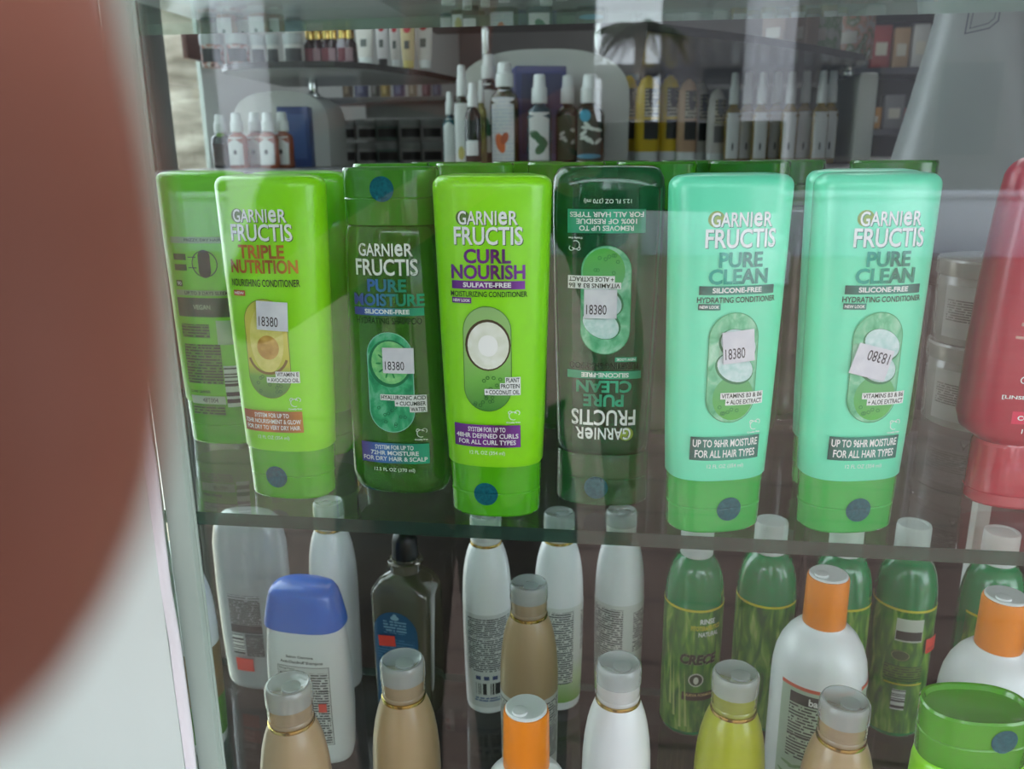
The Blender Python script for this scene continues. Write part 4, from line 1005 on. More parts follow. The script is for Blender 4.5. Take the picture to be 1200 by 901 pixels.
o = MB().box((-0.028, -0.02, 0), (0.028, 0.02, 0.105), 0, 0.002).box((-0.021, -0.0206, 0.015), (0.021, -0.0200, 0.092), 1).build('blue_carton', [mat((52, 74, 130), 0.45), mat((70, 96, 150), 0.4)])
o.location = (-0.597, 1.535, Z_CT); o.rotation_euler = (0, 0, R(10))
tag(o, 'blue carton behind the orange spray bottles at left', 'box')
for k, (px, Y, c) in enumerate(((262, 1.47, DARKB), (281, 1.44, COPB), (302, 1.47, COPB), (317, 1.44, COPB), (334, 1.46, COPB))):
    nm = ['dark brown spray bottle with a green collar, leftmost of the left group', 'copper spray bottle next to the dark brown one', 'copper spray bottle in the middle of the left group in front of the blue carton', 'copper spray bottle second from right in the left group', 'copper spray bottle at right end of the left group'][k]
    t = spray(px, Y, 23, 62 if k else 60, 0.34, c, WHITECAP, (PAPER, 0.10, 0.86) if k else (mat((70, 52, 44), 0.5), 0.1, 0.7), nm, [(0, 0.45, 0.2, 0.07, BLK, 0)] if k else [(0.2, 0.95, 0.5, 0.06, mat((110, 150, 50), 0.5), 0)], 'copper spray bottles at the left of the counter')
# yellow and pale bottles with a white foot cap
YB = mat((216, 184, 40), 0.35); TANB = mat((196, 160, 128), 0.4); PALE = mat((206, 200, 194), 0.4)
def footed(px, Y, wpx, hpx, body, label, dark=BLK):
    w_ = px_w(wpx, Y); h = px_w(hpx, Y); p = at(px, 188, Y); r = w_/2
    t = thing('lotion_bottle', label, 'bottle', (p.x, Y, Z_CT), R(4), 'bottles standing on white caps at the right of the counter')
    prof = [(h*0.15, r*0.92, r*0.62, 2.6), (h*0.16, r, r*0.66, 2.6), (h*0.70, r*0.98, r*0.64, 2.6), (h*0.86, r*0.86, r*0.56, 2.4), (h*0.95, r*0.6, r*0.42, 2.2), (h, r*0.2, r*0.15, 2)]
    loft(prof, N=32).build('body', body, t, angle=50)
    loft([(0, r*0.86, r*0.56, 2.5), (h*0.15, r*0.92, r*0.62, 2.5)], N=32).build('cap', WHITECAP, t)
    L = Label(0.0004)
    L.rect(-r*0.30, r*0.85, h*0.54, h*0.86, print_mat((200, 190, 160), (70, 66, 50), 0.006, 150)); L.rect(0.0, r*0.7, h*0.70, h*0.86, dark); L.disc(r*0.35, h*0.69, r*0.28, h*0.05, dark)
    L.rect(-r*0.30, r*0.85, h*0.29, h*0.51, dark)
    L.build('front_label', t, front_of(prof))
footed(735, 1.62, 20, 92, YB, 'yellow bottle half hidden by the large white divider')
footed(757, 1.56, 27, 92, YB, 'wide yellow bottle with black label squares, beside the white divider')
footed(782, 1.58, 23, 92, YB, 'yellow bottle with black label between the wide yellow and the tan bottle')
footed(803, 1.57, 22, 88, TANB, 'tan bottle with black label next to the yellow bottles')
footed(819, 1.59, 17, 84, PALE, 'pale bottle with black label right of the tan bottle')
footed(837, 1.56, 20, 78, PALE, 'pale pink bottle with grey label, last of the footed row', mat((120, 116, 120), 0.5))
GOLDB = tint((220, 200, 130), 0.5, (176, 148, 70), 0.12)
for k, px in enumerate((856, 872, 888, 905, 921, 938, 957, 968)):
    names = ['pale gold spray bottle with white label, first after the pale pink bottle', 'pale gold spray bottle with white label, second after the pale pink bottle', 'pale gold spray bottle with white label, third after the pale pink bottle', 'gold spray bottle with white label, fourth after the pale pink bottle',
             'gold spray bottle with white label, fifth after the pale pink bottle', 'gold spray bottle with white label, third from the pale upright divider', 'gold spray bottle with white label, second from the pale upright divider', 'gold spray bottle with white label, nearest the pale upright divider']
    spray(px, 1.56 if k % 2 else 1.53, 17, 94, 0.34, GOLDB, WHITECAP, (PAPER, 0.10, 0.86), names[k], [(0, 0.3, 0.12, 0.07, BLK, 0)], 'gold spray bottles at the right of the counter')
# goods on the upper left shelf
zt = zl+0.010
def jar(p, r, h, body, lid, label, band=None, group=None):
    t = thing('cream_jar', label, 'jar', p, 0.3, group)
    MB().lathe([(r*0.9, 0), (r, 0.002), (r, h*0.66), (r*0.92, h*0.68)], 28).build('body', body, t)
    MB().lathe([(r*1.03, h*0.68), (r*1.05, h*0.70), (r*1.05, h*0.97), (r*0.98, h)], 28).build('lid', lid, t)
    if band:
        L = Label(0.0004); L.rect(-r*0.9, r*0.9, h*0.15, h*0.55, band); L.build('front_label', t, around([(r, 0), (r, h)]))
    return t
PATT = noise_mat('flower_print', [(0.35, (190, 188, 184)), (0.5, (170, 110, 96)), (0.62, (60, 64, 66)), (0.8, (206, 204, 200))], (90, 90, 90), detail=2)
GLID = mat((168, 174, 174), 0.35)
pj = at(262, 72, 1.47)
for k in range(2):
    for i, px in enumerate((250, 279)):
        q = at(px, 72, 1.47)
        jar((q.x, 1.47+0.004*i, zt+0.056*k), 0.0190, 0.054, PATT, GLID, '%s flower patterned jar of the %s stack on the upper left shelf' % (('lower', 'upper')[k], ('left end', 'second')[i]), mat((40, 44, 46), 0.5), 'patterned jars on the upper left shelf')
for px, k, wd in ((304, 0, 8), (321, 1, 7), (345, 2, 11)):
    q = at(px, 72, 1.48)
    jar((q.x, 1.48, zt), px_w(wd, 1.48), 0.052, mat((198, 198, 194), 0.4), GLID, ['white jar with dark label beside the patterned jars', 'white jar in the light streak on the upper left shelf', 'wide white jar with black label left of the gold capped bottles'][k], mat((60, 62, 64), 0.5), 'white jars on the upper left shelf')
q = at(345, 40, 1.48)
jar((q.x, 1.48, zt+0.0525), px_w(10, 1.48), 0.045, mat((198, 198, 194), 0.4), GLID, 'white jar standing on top of the wide white jar', mat((60, 62, 64), 0.5), 'white jars on the upper left shelf')
PLUM = tint((110, 70, 84), 0.8, (62, 36, 46), 0.2)
for k, px in enumerate((365, 374, 384, 392, 403, 412)):
    q = at(px, 75, 1.50)
    t = thing('oil_bottle', ('plum bottle with gold cap, %s of the gold capped row' % ['first from the left', 'second from the left', 'third from the left', 'third from the right', 'second from the right', 'rightmost'][k]) if k not in (4,) else 'pale lilac bottle with gold cap among the plum ones', 'bottle', (q.x, 1.50, zt), 0, 'gold capped bottles on the upper left shelf')
    MB().lathe([(0.010, 0), (0.0112, 0.001), (0.0112, 0.036), (0.007, 0.042), (0.006, 0.045)], 20).build('body', PLUM if k != 4 else mat((176, 170, 180), 0.4), t)
    MB().lathe([(0.0072, 0.045), (0.0074, 0.046), (0.0066, 0.070), (0.005, 0.072)], 20).build('cap', GOLD, t)
    L = Label(0.0003); L.rect(-0.007, 0.007, 0.008, 0.030, mat((150, 120, 126), 0.5) if k % 2 else mat((120, 60, 70), 0.5)); L.build('front_label', t, around([(0.0112, 0), (0.0112, 0.05)]))
def tube(px, Y, wpx, h, body, foot, label, dot=None, z=None):
    q = at(px, 75, Y); r = px_w(wpx, Y)/2
    t = thing('cream_tube', label, 'tube', (q.x, Y, zt if z is None else z), R(-8), 'cream tubes on the upper left shelf')
    rows = [(h*0.16, r*0.82, r*0.60, 2.2), (h*0.5, r*0.95, r*0.42, 2.3), (h*0.8, r, r*0.22, 2.6), (h, r*1.02, r*0.05, 3)]
    loft(rows, N=28).build('body', body, t, angle=60)
    MB().lathe([(r*0.66, 0), (r*0.70, 0.001), (r*0.72, h*0.16)], 24).build('cap', foot, t)
    L = Label(0.0004)
    if dot: L.disc(0, h*0.86, r*0.5, r*0.5, mat((190, 50, 60), 0.5))
    L.rect(-r*0.35, r*0.35, h*0.42, h*0.60, mat((90, 96, 92), 0.5)); L.build('front_label', t, front_of(rows))
tube(429, 1.47, 21, 0.066, PALE, WHITECAP, 'wide cream tube, first of the tubes after the gold capped bottles')
tube(449, 1.50, 14, 0.070, mat((210, 206, 206), 0.4), M_BLACK, 'white tube with red mark and black cap', True)
tube(464, 1.52, 12, 0.070, PALE, WHITECAP, 'slim pale tube left of the yellow based tube', True)
tube(479, 1.55, 17, 0.075, mat((200, 184, 140), 0.4), mat((206, 190, 110), 0.4), 'tube with yellow foot on the upper left shelf', True)
tube(498, 1.56, 20, 0.082, PALE, WHITECAP, 'cream tube with red dot at the right end of the upper left shelf', True)
# lower rows of jars and little cartons behind the counter's left half
for k, (px, wd, col) in enumerate(((388, 14, (150, 168, 160)), (408, 14, (196, 196, 194)), (432, 16, (206, 206, 204)), (455, 17, (120, 140, 130)), (482, 17, (190, 188, 184)), (507, 16, (186, 182, 178)))):
    for lev in range(2):
        q = at(px, 185, 1.86); r = px_w(wd, 1.86)*0.78
        where = ['leftmost', 'second', 'third', 'fourth', 'fifth', 'rightmost'][k]
        jar((q.x, 1.86, Z_CT+0.048*lev), r, 0.046, mat(col, 0.4), mat((170, 172, 170), 0.4), '%s jar of the %s row of stacked jars at the back' % (where, ('lower', 'upper')[lev]), mat((52, 46, 44), 0.5), 'stacked jars behind the counter')
ledge = MB().box((-0.72, 1.99, Z_CT+0.135), (-0.25, 2.16, Z_CT+0.147), 0, 0.002).build('jar_ledge', mat((110, 108, 106), 0.5))
tag(ledge, 'narrow grey ledge above the stacked jars holding small cartons', 'ledge')
for k, (px, wd, h, col) in enumerate(((408, 9, 0.058, (150, 124, 90)), (424, 13, 0.060, (92, 98, 140)), (440, 8, 0.045, (110, 106, 104)), (452, 9, 0.048, (176, 146, 70)), (468, 11, 0.048, (84, 80, 120)), (484, 8, 0.042, (150, 140, 120)), (500, 8, 0.036, (120, 80, 90)), (512, 8, 0.036, (80, 84, 110)))):
    q = at(px, 110, 2.05); a = px_w(wd, 2.05)/2
    o = MB().box((-a, -0.012, 0), (a, 0.012, h), 0, 0.001).box((-a*0.5, -0.0126, h*0.2), (a*0.5, -0.012, h*0.75), 1).build('small_carton', [mat(col, 0.5), mat((min(255, col[0]+50), min(255, col[1]+50), min(255, col[2]+50)), 0.5)])
    o.location = (q.x, 2.05, Z_CT+0.147)
    tag(o, '%s small carton, %s on the ledge over the stacked jars' % (['brown', 'blue', 'grey', 'yellow', 'violet', 'cream', 'red-grey', 'slate'][k], ['first from the left', 'second from the left', 'third from the left', 'fourth from the left', 'fourth from the right', 'third from the right', 'second from the right', 'rightmost'][k]), 'box', 'small cartons on the ledge')
# blue jars on the grey panel
led = MB().box((0.06, 1.742, Z_CT+0.12), (0.36, 1.84, Z_CT+0.135), 0, 0.002).build('jar_ledge', mat((120, 120, 116), 0.5)); tag(led, 'grey ledge over the yellow bottles holding four blue jars', 'ledge')
for k, px in enumerate((741, 752, 767, 781)):
    q = at(px, 80, 1.79)
    jar((q.x, 1.79, Z_CT+0.135), 0.0115 if k else 0.009, 0.034, tint((90, 130, 170), 0.7, (58, 92, 132), 0.15), mat((120, 140, 150), 0.3), 'blue jar, %s of four on the ledge over the yellow bottles' % ['first from left', 'second from left', 'third from left', 'rightmost'][k], None, 'blue jars')
# boxes with flowers on the upper right shelf
zt2 = zr+0.010
FLW = noise_mat('flower_carton', [(0.35, (150, 150, 142)), (0.5, (160, 112, 96)), (0.6, (88, 104, 72)), (0.75, (190, 186, 178))], (60, 60, 60), detail=2)
for k, (px, Y, wd, h, m) in enumerate(((913, 1.42, 26, 0.075, mat((120, 100, 84), 0.5)), (940, 1.46, 22, 0.085, mat((112, 94, 80), 0.5)), (966, 1.50, 24, 0.09, noise_mat('leaf_carton', [(0.4, (150, 156, 146)), (0.55, (100, 130, 96)), (0.8, (176, 178, 170))], (50, 50, 50), detail=2)), (998, 1.56, 36, 0.092, FLW))):
    q = at(px, 50, Y); a = px_w(wd, Y)/2
    o = MB().box((-a, -0.02, 0), (a, 0.02, h), 0, 0.0015).box((-a*0.6, -0.0206, h*0.25), (a*0.6, -0.02, h*0.45), 1).build('soap_carton', [m, mat((170, 166, 156), 0.5)])
    o.location = (q.x, Y, zt2); o.rotation_euler = (0, 0, R(-38))
    tag(o, ['plain brown carton at the left of the upper right shelf', 'dark tan carton beside the plain brown one', 'pale carton with green leaf print', 'flower printed carton at the right end of the upper right shelf'][k], 'box', 'cartons on the upper right shelf')
# far dark shelving at the right
t = thing('wall_shelving', 'dark shelving with small packets far back at the right', 'shelving', (0.95, 2.9, 0.0))
MB().box((-0.32, -0.02, 0), (-0.29, 0.25, 2.1)).box((0.29, -0.02, 0), (0.32, 0.25, 2.1)).box((-0.29, 0.23, 0), (0.29, 0.25, 2.1)).build('frame', mat((40, 38, 40), 0.5), t, False)
levels = (1.05, 1.22, 1.40, 1.58, 1.76)
for z in levels: MB().box((-0.29, -0.02, z-0.02), (0.29, 0.23, z)).build('shelf_board', mat((58, 58, 64), 0.4), t, False)
rr = random.Random(3)
cols = [('red', (140, 50, 48)), ('tan', (160, 130, 96)), ('white', (176, 176, 172)), ('green', (70, 100, 70)), ('blue', (60, 80, 120)), ('amber', (170, 120, 60)), ('grey', (110, 110, 112))]
lvn = ['lowest', 'second', 'middle', 'fourth', 'top']
for li, z in enumerate(levels):
    x = -0.27; k = 0
    while x < -0.02:
        a = rr.uniform(0.018, 0.032); h = rr.uniform(0.06, 0.13); cn, c = cols[(k+li*2) % 7]
        o = MB().box((-a, -0.02, 0), (a, 0.03, h), 0, 0.002).box((-a*0.6, -0.0206, h*0.3), (a*0.6, -0.02, h*0.6), 1).build('packet', [mat(c, 0.5), mat((190, 186, 170), 0.5)])
        o.location = (0.95+x+a, 2.93, z)
        tag(o, '%s packet, %s from the left on the %s board of the far dark shelving' % (cn, ['first', 'second', 'third', 'fourth', 'fifth', 'sixth', 'seventh'][k], lvn[li]), 'packet', 'packets on the far shelving')
        x += 2*a+0.008; k += 1
# large grey plastic jug on a side table at the right
t = thing('side_table', 'dark wooden side table under the large grey jug', 'table', (0.50, 1.10, 0))
MB().box((-0.22, -0.15, CZ-0.145), (0.22, 0.15, CZ-0.118), 0, 0.003).build('table_top', M_COUNTER, t)
for sx in (-0.19, 0.19):
    for sy in (-0.13, 0.13): MB().box((sx-0.02, sy-0.02, 0), (sx+0.02, sy+0.02, CZ-0.145), 0, 0.003).build('leg', M_COUNTER, t)
JUG = noise_mat('grey_jug_plastic', [(0.3, (122, 127, 127)), (0.7, (132, 137, 137))], (3, 3, 3), rough=0.35, spec=0.5)
t = thing('plastic_jug', 'large tapering pale grey plastic jug with embossed mark, right background', 'jug', (0.384, 1.065, CZ-0.118), R(-16))
JP = [(0.0, 0.074, 0.060, 3), (0.004, 0.080, 0.064, 3), (0.05, 0.082, 0.066, 3), (0.10, 0.076, 0.064, 3), (0.17, 0.062, 0.056, 3), (0.25, 0.047, 0.046, 2.8), (0.30, 0.042, 0.042, 2.6), (0.34, 0.038, 0.038, 2.4), (0.365, 0.031, 0.031, 2.1), (0.375, 0.025, 0.025, 2)]
loft(JP).build('body', JUG, t, angle=60)
MB().lathe([(0.026, 0.372), (0.029, 0.374), (0.029, 0.402), (0.027, 0.406), (0.001, 0.406)], 40, ribs=20, rib=0.02).build('screw_cap', WHITECAP, t)
L = Label(0.0006); DK = mat((70, 74, 84), 0.5)
def outline(L, pts, wd, m):
    n = len(pts)
    for i in range(n):
        a = Vector(pts[i]); b = Vector(pts[(i+1) % n]); d = (b-a).normalized(); nn = Vector((-d.y, d.x))*wd/2
        L.poly([tuple(a-nn-d*wd/2), tuple(b-nn+d*wd/2), tuple(b+nn+d*wd/2), tuple(a+nn-d*wd/2)], m)
outline(L, [(-0.016, 0.232), (0.006, 0.236), (0.014, 0.243), (0.016, 0.30), (-0.012, 0.30)], 0.0013, DK)
outline(L, [(-0.012, 0.237), (0.005, 0.241), (0.010, 0.246), (0.0115, 0.262), (-0.010, 0.258)], 0.0009, DK)
L.build('embossed_mark', t, front_of(JP))
# inverted tubes on the top glass shelf
for k, (px, Y, wd, cut) in enumerate(((526, 0.665, 18, 0), (548, 0.69, 12, 0), (569, 0.68, 12, 0), (591, 0.66, 15, 0), (607, 0.64, 18, 0), (640, 0.68, 16, 0), (658, 0.66, 16, 0))):
    q = at(px, 30, Y); r = px_w(wd, Y)/2
    t = thing('cream_tube', '%s pale tube standing on its cap on the top glass shelf' % ['first', 'second', 'third', 'fourth', 'fifth', 'sixth', 'last'][k]+' counted from the left', 'tube', (q.x, Y, Z_UP+0.0086), R(5*k-12), 'pale tubes on the top glass shelf')
    MB().lathe([(r*0.80, 0), (r*0.84, 0.001), (r*0.84, 0.016), (r*0.8, 0.017)], 24).build('cap', WHITECAP, t)
    loft([(0.017, r*0.9, r*0.85, 2), (0.020, r, r*0.95, 2), (0.07, r*1.05, r*0.7, 2.2), (0.12, r*1.1, r*0.1, 3)], N=28).build('body', mat((190, 198, 190), 0.4), t, angle=60)
for k, (px, Y, wd, c) in enumerate(((868, 0.66, 22, (120, 66, 48)), (915, 0.64, 30, (90, 60, 56)), (945, 0.66, 22, (70, 54, 50)), (990, 0.65, 34, (110, 130, 120)))):
    q = at(px, 30, Y); a = px_w(wd, Y)/2
    o = MB().box((-a, -0.015, 0), (a, 0.015, 0.11), 0, 0.001).box((-a*0.5, -0.0156, 0.02), (a*0.5, -0.015, 0.06), 1).build('carton', [mat(c, 0.5), mat((170, 150, 120), 0.5)])
    o.location = (q.x, Y, Z_UP+0.0086)
    tag(o, ['copper brown carton on the top glass shelf, leftmost of its four', 'reddish brown carton on the top glass shelf', 'dark brown carton on the top glass shelf', 'grey-green carton on the top glass shelf near the right'][k], 'box', 'cartons on the top glass shelf')
# sign seen through the side window
o = MB().box((-0.012, -0.046, -0.024), (0.0, 0.046, 0.024), 0, 0.002).build('hanging_sign', mat((92, 54, 46), 0.5)); q = at(225, 55, 1.575)
o.location = (SX+0.014, 1.577, q.z); tag(o, 'small dark red-brown plaque on the side window beside the palm trunk', 'sign')

# ------------------------------------------------------------------ outside: palms and planting
BARK = noise_mat('palm_bark', [(0.3, (116, 106, 94)), (0.55, (160, 150, 138)), (0.75, (196, 188, 176))], (6, 6, 26), rough=0.9, bump=0.4)
FROND = noise_mat('palm_leaf', [(0.3, (86, 104, 40)), (0.7, (140, 146, 62))], (6, 6, 6), rough=0.6)
def palm(x, y, h, r, label, nf=12, fl=1.3, seed=1, low=False):
    t = thing('palm_tree', label, 'palm tree', (x, y, 0.0))
    rr = random.Random(seed)
    mb = MB(); prof = []
    for k in range(40):
        z = h*k/39; prof.append((r*(1.25-0.35*min(1, z/(0.3*h)))*(1+0.05*(k % 2)), z))
    mb.lathe(prof, 20); mb.build('trunk', BARK, t, True, 60)
    for f in range(nf):
        a = 2*math.pi*f/nf+rr.uniform(-0.2, 0.2); droop = rr.uniform(0.5, 1.3); mb = MB(); pts = []
        for k in range(9):
            s = k/8; pts.append(Vector((math.cos(a)*fl*s, math.sin(a)*fl*s, h+fl*(0.45*s-droop*s*s))))
        mb.tube(pts, [0.018*(1-0.8*k/8) for k in range(9)], 6)
        side = Vector((-math.sin(a), math.cos(a), 0))
        for k in range(1, 17):
            s = k/17; b = pts[int(s*8)].lerp(pts[min(8, int(s*8)+1)], s*8-int(s*8)); ll = fl*0.36*math.sin(math.pi*min(1, 0.15+s*0.85))
            dirv = Vector((math.cos(a), math.sin(a), 0))
            for sd in (-1, 1):
                e = b+side*sd*ll*0.8+dirv*ll*0.5+Vector((0, 0, -ll*0.55)); wv = dirv*0.02
                mid = b.lerp(e, 0.5)+Vector((0, 0, 0.02))
                mb.add([b-wv, b+wv, mid+wv, mid-wv, e, b-wv+Vector((0, 0, -0.004)), b+wv+Vector((0, 0, -0.004)), mid+wv+Vector((0, 0, -0.004)), mid-wv+Vector((0, 0, -0.004))], [(0, 1, 2, 3), (3, 2, 4), (8, 7, 6, 5), (4, 7, 8), (0, 3, 8, 5), (1, 6, 7, 2)])
        mb.build('frond', FROND, t, False)
struct(MB().box((-9, 0.358, -0.1), (-0.861, 9, 0.0)).build('ground_garden', noise_mat('sand_ground', [(0.3, (176, 164, 140)), (0.7, (196, 186, 164))], (2, 2, 2), rough=0.9), smooth=False))
palm(-1.60, 3.02, 3.6, 0.10, 'palm with pale ringed trunk seen through the side window', fl=0.5, seed=2)
palm(-3.1, 4.9, 1.9, 0.07, 'low palm whose yellow-green fronds show left of the dark post', 16, 0.9, 5)
def shrub(x, y, h, r, label, seed, col):
    rr = random.Random(seed); t = thing('shrub', label, 'shrub', (x, y, 0))
    mb = MB()
    for _ in range(700):
        th = rr.uniform(0, 2*math.pi); ph = math.acos(rr.uniform(-0.6, 1)); q = r*rr.uniform(0.6, 1)
        c = Vector((q*math.sin(ph)*math.cos(th), q*math.sin(ph)*math.sin(th), h*0.55+h*0.42*math.cos(ph)*rr.uniform(0.8, 1)))
        a = Vector((rr.uniform(-1, 1), rr.uniform(-1, 1), rr.uniform(-0.4, 1))).normalized(); b = a.orthogonal().normalized(); s = 0.10*r/0.6
        mb.add([c-b*s*0.4, c+a*s, c+b*s*0.4, c-a*s*0.8], [(0, 1, 2, 3)])
    mb.build('foliage', col, t, False)
    MB().tube([(0, 0, 0), (0.02, 0, h*0.3), (0, 0.02, h*0.6)], [0.03, 0.025, 0.015], 8).build('stem', BARK, t)
GRN = noise_mat('shrub_leaf', [(0.3, (64, 96, 30)), (0.7, (120, 150, 56))], (9, 9, 9), rough=0.6)
DGRN = noise_mat('shrub_leaf_dark', [(0.3, (30, 46, 24)), (0.7, (54, 74, 38))], (9, 9, 9), rough=0.6)
shrub(-3.75, 6.6, 1.45, 0.55, 'yellow-green shrub between dark post and pale palm trunk', 11, GRN)
shrub(-5.1, 7.4, 1.3, 0.6, 'bright green shrub further back left of the dark post', 12, GRN)
FROND = DGRN
palm(0.12, -9.4, 2.62, 0.07, 'short palm on the street mirrored in the window glass', 16, 0.55, 9)
#PERSON
# ------------------------------------------------------------------ the photographer, whose fingertip strays in front of the lens
def C(x, y, z): return Vector((0, 0, CZ))+rgt*x+upv*y+fwd*z
def skinned(name, verts, edges, rads, mats, parent, root=0, sub=2):
    me = bpy.data.meshes.new(name); me.from_pydata([tuple(v) for v in verts], edges, [])
    o = link(name, me, parent, mats)
    md = o.modifiers.new('Skin', 'SKIN'); md.use_smooth_shade = True; md.branch_smoothing = 0.3
    lay = me.skin_vertices[0] if len(me.skin_vertices) else None
    for i, r in enumerate(rads):
        lay.data[i].radius = r if isinstance(r, tuple) else (r, r)
        lay.data[i].use_root = (i == root)
    s = o.modifiers.new('Subdivision', 'SUBSURF'); s.levels = sub; s.render_levels = sub
    return o
SKIN = noise_mat('skin', [(0.3, (156, 98, 80)), (0.7, (172, 110, 92))], (60, 60, 60), rough=0.55, spec=0.3)
px0, py0 = -0.24, -0.43
V = []; E_ = []; RD = []
def node(p, r, par=None):
    V.append(Vector(p)); RD.append(r)
    if par is not None: E_.append((par, len(V)-1))
    return len(V)-1
pel = node((px0, py0, 0.93), (0.125, 0.10))
sp1 = node((px0, py0+0.01, 1.06), (0.115, 0.09), pel); sp2 = node((px0, py0+0.01, 1.22), (0.135, 0.10), sp1); sp3 = node((px0+0.005, py0+0.01, 1.36), (0.11, 0.075), sp2)
nk = node((px0+0.01, py0+0.02, 1.44), 0.052, sp3); ch = node((px0+0.015, py0+0.045, 1.50), 0.060, nk); hd = node((px0+0.02, py0+0.045, 1.57), (0.075, 0.092), ch); tp_ = node((px0+0.02, py0+0.03, 1.635), (0.062, 0.075), hd)
for s in (-1, 1):
    hp = node((px0+s*0.09, py0, 0.88), 0.092, pel); kn = node((px0+s*0.10, py0+0.02, 0.48), 0.058, hp); cf = node((px0+s*0.10, py0-0.01, 0.34), 0.055, kn)
    an = node((px0+s*0.105, py0-0.01, 0.09), 0.036, cf); bl = node((px0+s*0.115, py0+0.10, 0.035), (0.040, 0.028), an); node((px0+s*0.12, py0+0.16, 0.025), (0.034, 0.02), bl)
def hand(s, mx):
    """fingers from the wrist; mx mirrors the lens-frame x"""
    sh = node((px0+s*0.165, py0+0.01, 1.36), 0.055, sp3)
    el = node((px0+s*0.25, py0+0.14, 1.13) if s < 0 else (px0+0.30, py0+0.15, 1.13), 0.042, sh)
    fa = node((V[el]+C(mx(-0.118), -0.022, -0.080))/2, 0.037, el)
    wr = node(C(mx(-0.113), -0.020, -0.076), (0.028, 0.022), fa)
    pm = node(C(mx(-0.086), 0.004, -0.052), (0.030, 0.016), wr)
    chains = [
        [((-0.058, 0.033, -0.020), 0.0100), ((-0.036, 0.044, 0.016), 0.0102), ((-0.0270, 0.0215, 0.0315), 0.0106), ((-0.0237, 0.004, 0.0315), 0.0118), ((-0.0233, -0.0055, 0.0312), 0.0106), ((-0.0256, -0.0155, 0.0308), 0.0060)] if s < 0 else
        [((-0.058, 0.033, -0.020), 0.0100), ((-0.042, 0.036, 0.010), 0.0098), ((-0.030, 0.026, 0.010), 0.0090), ((-0.016, 0.022, 0.008), 0.0080)],
        [((-0.066, 0.015, -0.034), 0.0102), ((-0.050, 0.012, 0.006), 0.0095), ((-0.036, 0.007, 0.0075), 0.0085), ((-0.026, 0.002, 0.006), 0.0070)],
        [((-0.068, -0.003, -0.036), 0.0100), ((-0.053, -0.010, 0.005), 0.0092), ((-0.040, -0.015, 0.007), 0.0082), ((-0.031, -0.018, 0.006), 0.0068)],
        [((-0.069, -0.020, -0.038), 0.0092), ((-0.057, -0.030, 0.002), 0.0082), ((-0.046, -0.034, 0.006), 0.0074), ((-0.038, -0.036, 0.0055), 0.0062)]]
    for chn in chains:
        pr_ = pm
        for q, r in chn: pr_ = node(C(mx(q[0]), q[1], q[2]), r, pr_)
    t1 = node(C(mx(-0.080), -0.030, -0.052), 0.0140, wr); t2 = node(C(mx(-0.054), -0.028, -0.036), 0.0110, t1); t3 = node(C(mx(-0.036), -0.022, -0.0235), 0.0100, t2); node(C(mx(-0.020), -0.017, -0.0215), 0.0080, t3)
hand(-1, lambda x: x)
# the right arm hangs at the side
sh = node((px0+0.165, py0+0.01, 1.36), 0.055, sp3); el = node((px0+0.235, py0-0.02, 1.10), 0.042, sh); wr = node((px0+0.245, py0+0.05, 0.865), (0.026, 0.022), el)
pm = node((px0+0.245, py0+0.065, 0.800), (0.017, 0.034), wr)
for k, (dy, ln_, r) in enumerate(((0.032, 0.075, 0.0092), (0.012, 0.082, 0.0095), (-0.009, 0.076, 0.0090), (-0.029, 0.060, 0.0080))):
    a = node((px0+0.246, py0+0.067+dy, 0.765), r*1.05, pm); b = node((px0+0.242, py0+0.072+dy, 0.765-ln_*0.5), r, a); node((px0+0.228, py0+0.075+dy, 0.765-ln_*0.95), r*0.8, b)
a = node((px0+0.236, py0+0.098, 0.825), 0.013, wr); b = node((px0+0.226, py0+0.118, 0.790), 0.0105, a); node((px0+0.220, py0+0.124, 0.760), 0.0085, b)
person = skinned('person', V, E_, RD, [SKIN], None, pel)
tag(person, 'person in dark shirt holding up a phone, their blurred fingertip filling the left edge', 'person')
def tubeskin(name, pts, rads, edges, m, root=0): return skinned(name, pts, edges, rads, [m], person, root)
CLOTH = noise_mat('dark_cloth', [(0.3, (34, 33, 36)), (0.7, (46, 44, 47))], (40, 40, 40), rough=0.9)
PANTS = noise_mat('dark_trousers', [(0.3, (30, 32, 40)), (0.7, (40, 42, 50))], (40, 40, 40), rough=0.9)
pv = [(px0, py0, 0.80), (px0, py0+0.01, 1.06), (px0, py0+0.01, 1.22), (px0+0.005, py0+0.01, 1.36), (px0+0.008, py0+0.015, 1.405)]
pv += [(px0-0.155, py0+0.01, 1.355), (px0-0.215, py0+0.08, 1.235), (px0+0.155, py0+0.01, 1.355), (px0+0.215, py0-0.005, 1.20)]
tubeskin('shirt', pv, [(0.155, 0.125), (0.148, 0.118), (0.165, 0.125), (0.135, 0.098), (0.075, 0.066), 0.064, 0.058, 0.064, 0.058], [(0, 1), (1, 2), (2, 3), (3, 4), (3, 5), (5, 6), (3, 7), (7, 8)], CLOTH)
pv = [(px0, py0, 1.02)]; pe = []; prr = [(0.138, 0.110)]
for s in (-1, 1):
    b = len(pv); pv += [(px0+s*0.09, py0, 0.86), (px0+s*0.10, py0+0.018, 0.48), (px0+s*0.105, py0-0.01, 0.10)]; pe += [(0, b), (b, b+1), (b+1, b+2)]; prr += [0.108, 0.078, 0.066]
tubeskin('trousers', pv, prr, pe, PANTS)
mb = MB()
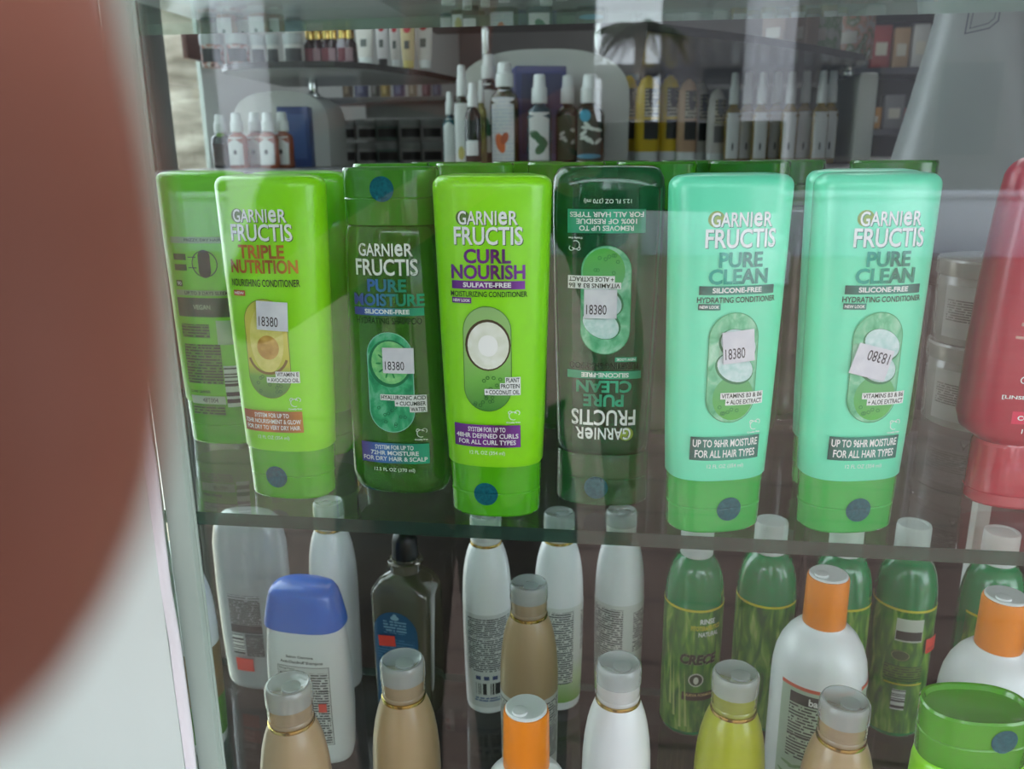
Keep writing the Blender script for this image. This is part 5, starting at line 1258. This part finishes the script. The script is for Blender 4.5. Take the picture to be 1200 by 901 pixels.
for s in (-1, 1):
    rows = []
    for k in range(9):
        u = k/8; y = py0-0.075+0.27*u; wd = 0.046*(0.75+0.35*math.sin(math.pi*min(1, u*1.1))) * (1 if k not in (0, 8) else 0.55); hh = 0.085-0.05*u
        rows.append([(px0+s*0.112+a, y, 0.001+(b+0.5)*hh) for a, b in [(wd*math.cos(2*math.pi*j/16), 0.5*math.sin(2*math.pi*j/16)) for j in range(16)]])
    mb.rings(rows)
mb.build('shoes', mat((40, 38, 38), 0.5), person)
hb = Vector((px0+0.02, py0+0.022, 1.575)); mb = MB(); rows = []
for k in range(13):
    t = math.pi*0.02+math.pi*0.60*k/12
    rr_ = math.sin(t); rows.append([hb+Vector((0.080*rr_*math.cos(2*math.pi*j/28), -0.004+0.086*rr_*math.sin(2*math.pi*j/28)*(1 if math.sin(2*math.pi*j/28) < 0 else max(0.55, 1-0.9*max(0, k-4)/8)), 0.098*math.cos(t))) for j in range(28)])
mb.rings(rows).build('hair', mat((30, 24, 22), 0.6), person)
hx, hy, hz = px0+0.02, py0+0.045, 1.565
def ell(c, r, k=0, n=14):
    m_ = MB(); m_.rings([[(c[0]+r[0]*math.sin(math.pi*a/8)*math.cos(2*math.pi*b/n), c[1]+r[1]*math.sin(math.pi*a/8)*math.sin(2*math.pi*b/n), c[2]-r[2]*math.cos(math.pi*a/8)) for b in range(n)] for a in ([0.05]+list(range(1, 8))+[7.95])]); return m_
for s in (-1, 1):
    ell((hx+s*0.028, hy+0.056, hz+0.004), (0.014, 0.010, 0.009)).build('eye', mat((210, 205, 200), 0.3), person)
    ell((hx+s*0.076, hy-0.005, hz-0.005), (0.010, 0.020, 0.032)).build('ear', SKIN, person)
ell((hx, hy+0.066, hz-0.022), (0.014, 0.020, 0.022)).build('nose', SKIN, person)
ell((hx, hy+0.052, hz-0.058), (0.024, 0.010, 0.008)).build('mouth', mat((150, 84, 78), 0.5), person)
# the phone itself, behind its own lens
t = thing('phone', 'dark mobile phone held sideways at the window by the person', 'phone', (0, 0, CZ))
t.matrix_world = Matrix(((rgt.x, upv.x, -fwd.x, 0), (rgt.y, upv.y, -fwd.y, 0), (rgt.z, upv.z, -fwd.z, CZ), (0, 0, 0, 1)))
MB().box((-0.028, -0.056, 0.0045), (0.123, 0.018, 0.0125), 0, 0.0025).build('body', mat((36, 38, 42), 0.3), t)
MB().box((-0.0255, -0.0535, 0.0124), (0.1205, 0.0155, 0.0128), 0).build('screen', mat((20, 22, 26), 0.1), t, False)
MB().lathe([(0.0065, 0.0030), (0.0075, 0.0032), (0.0080, 0.0048)], 28, 0, (0, 0)).build('lens_ring', mat((20, 20, 22), 0.25), t)
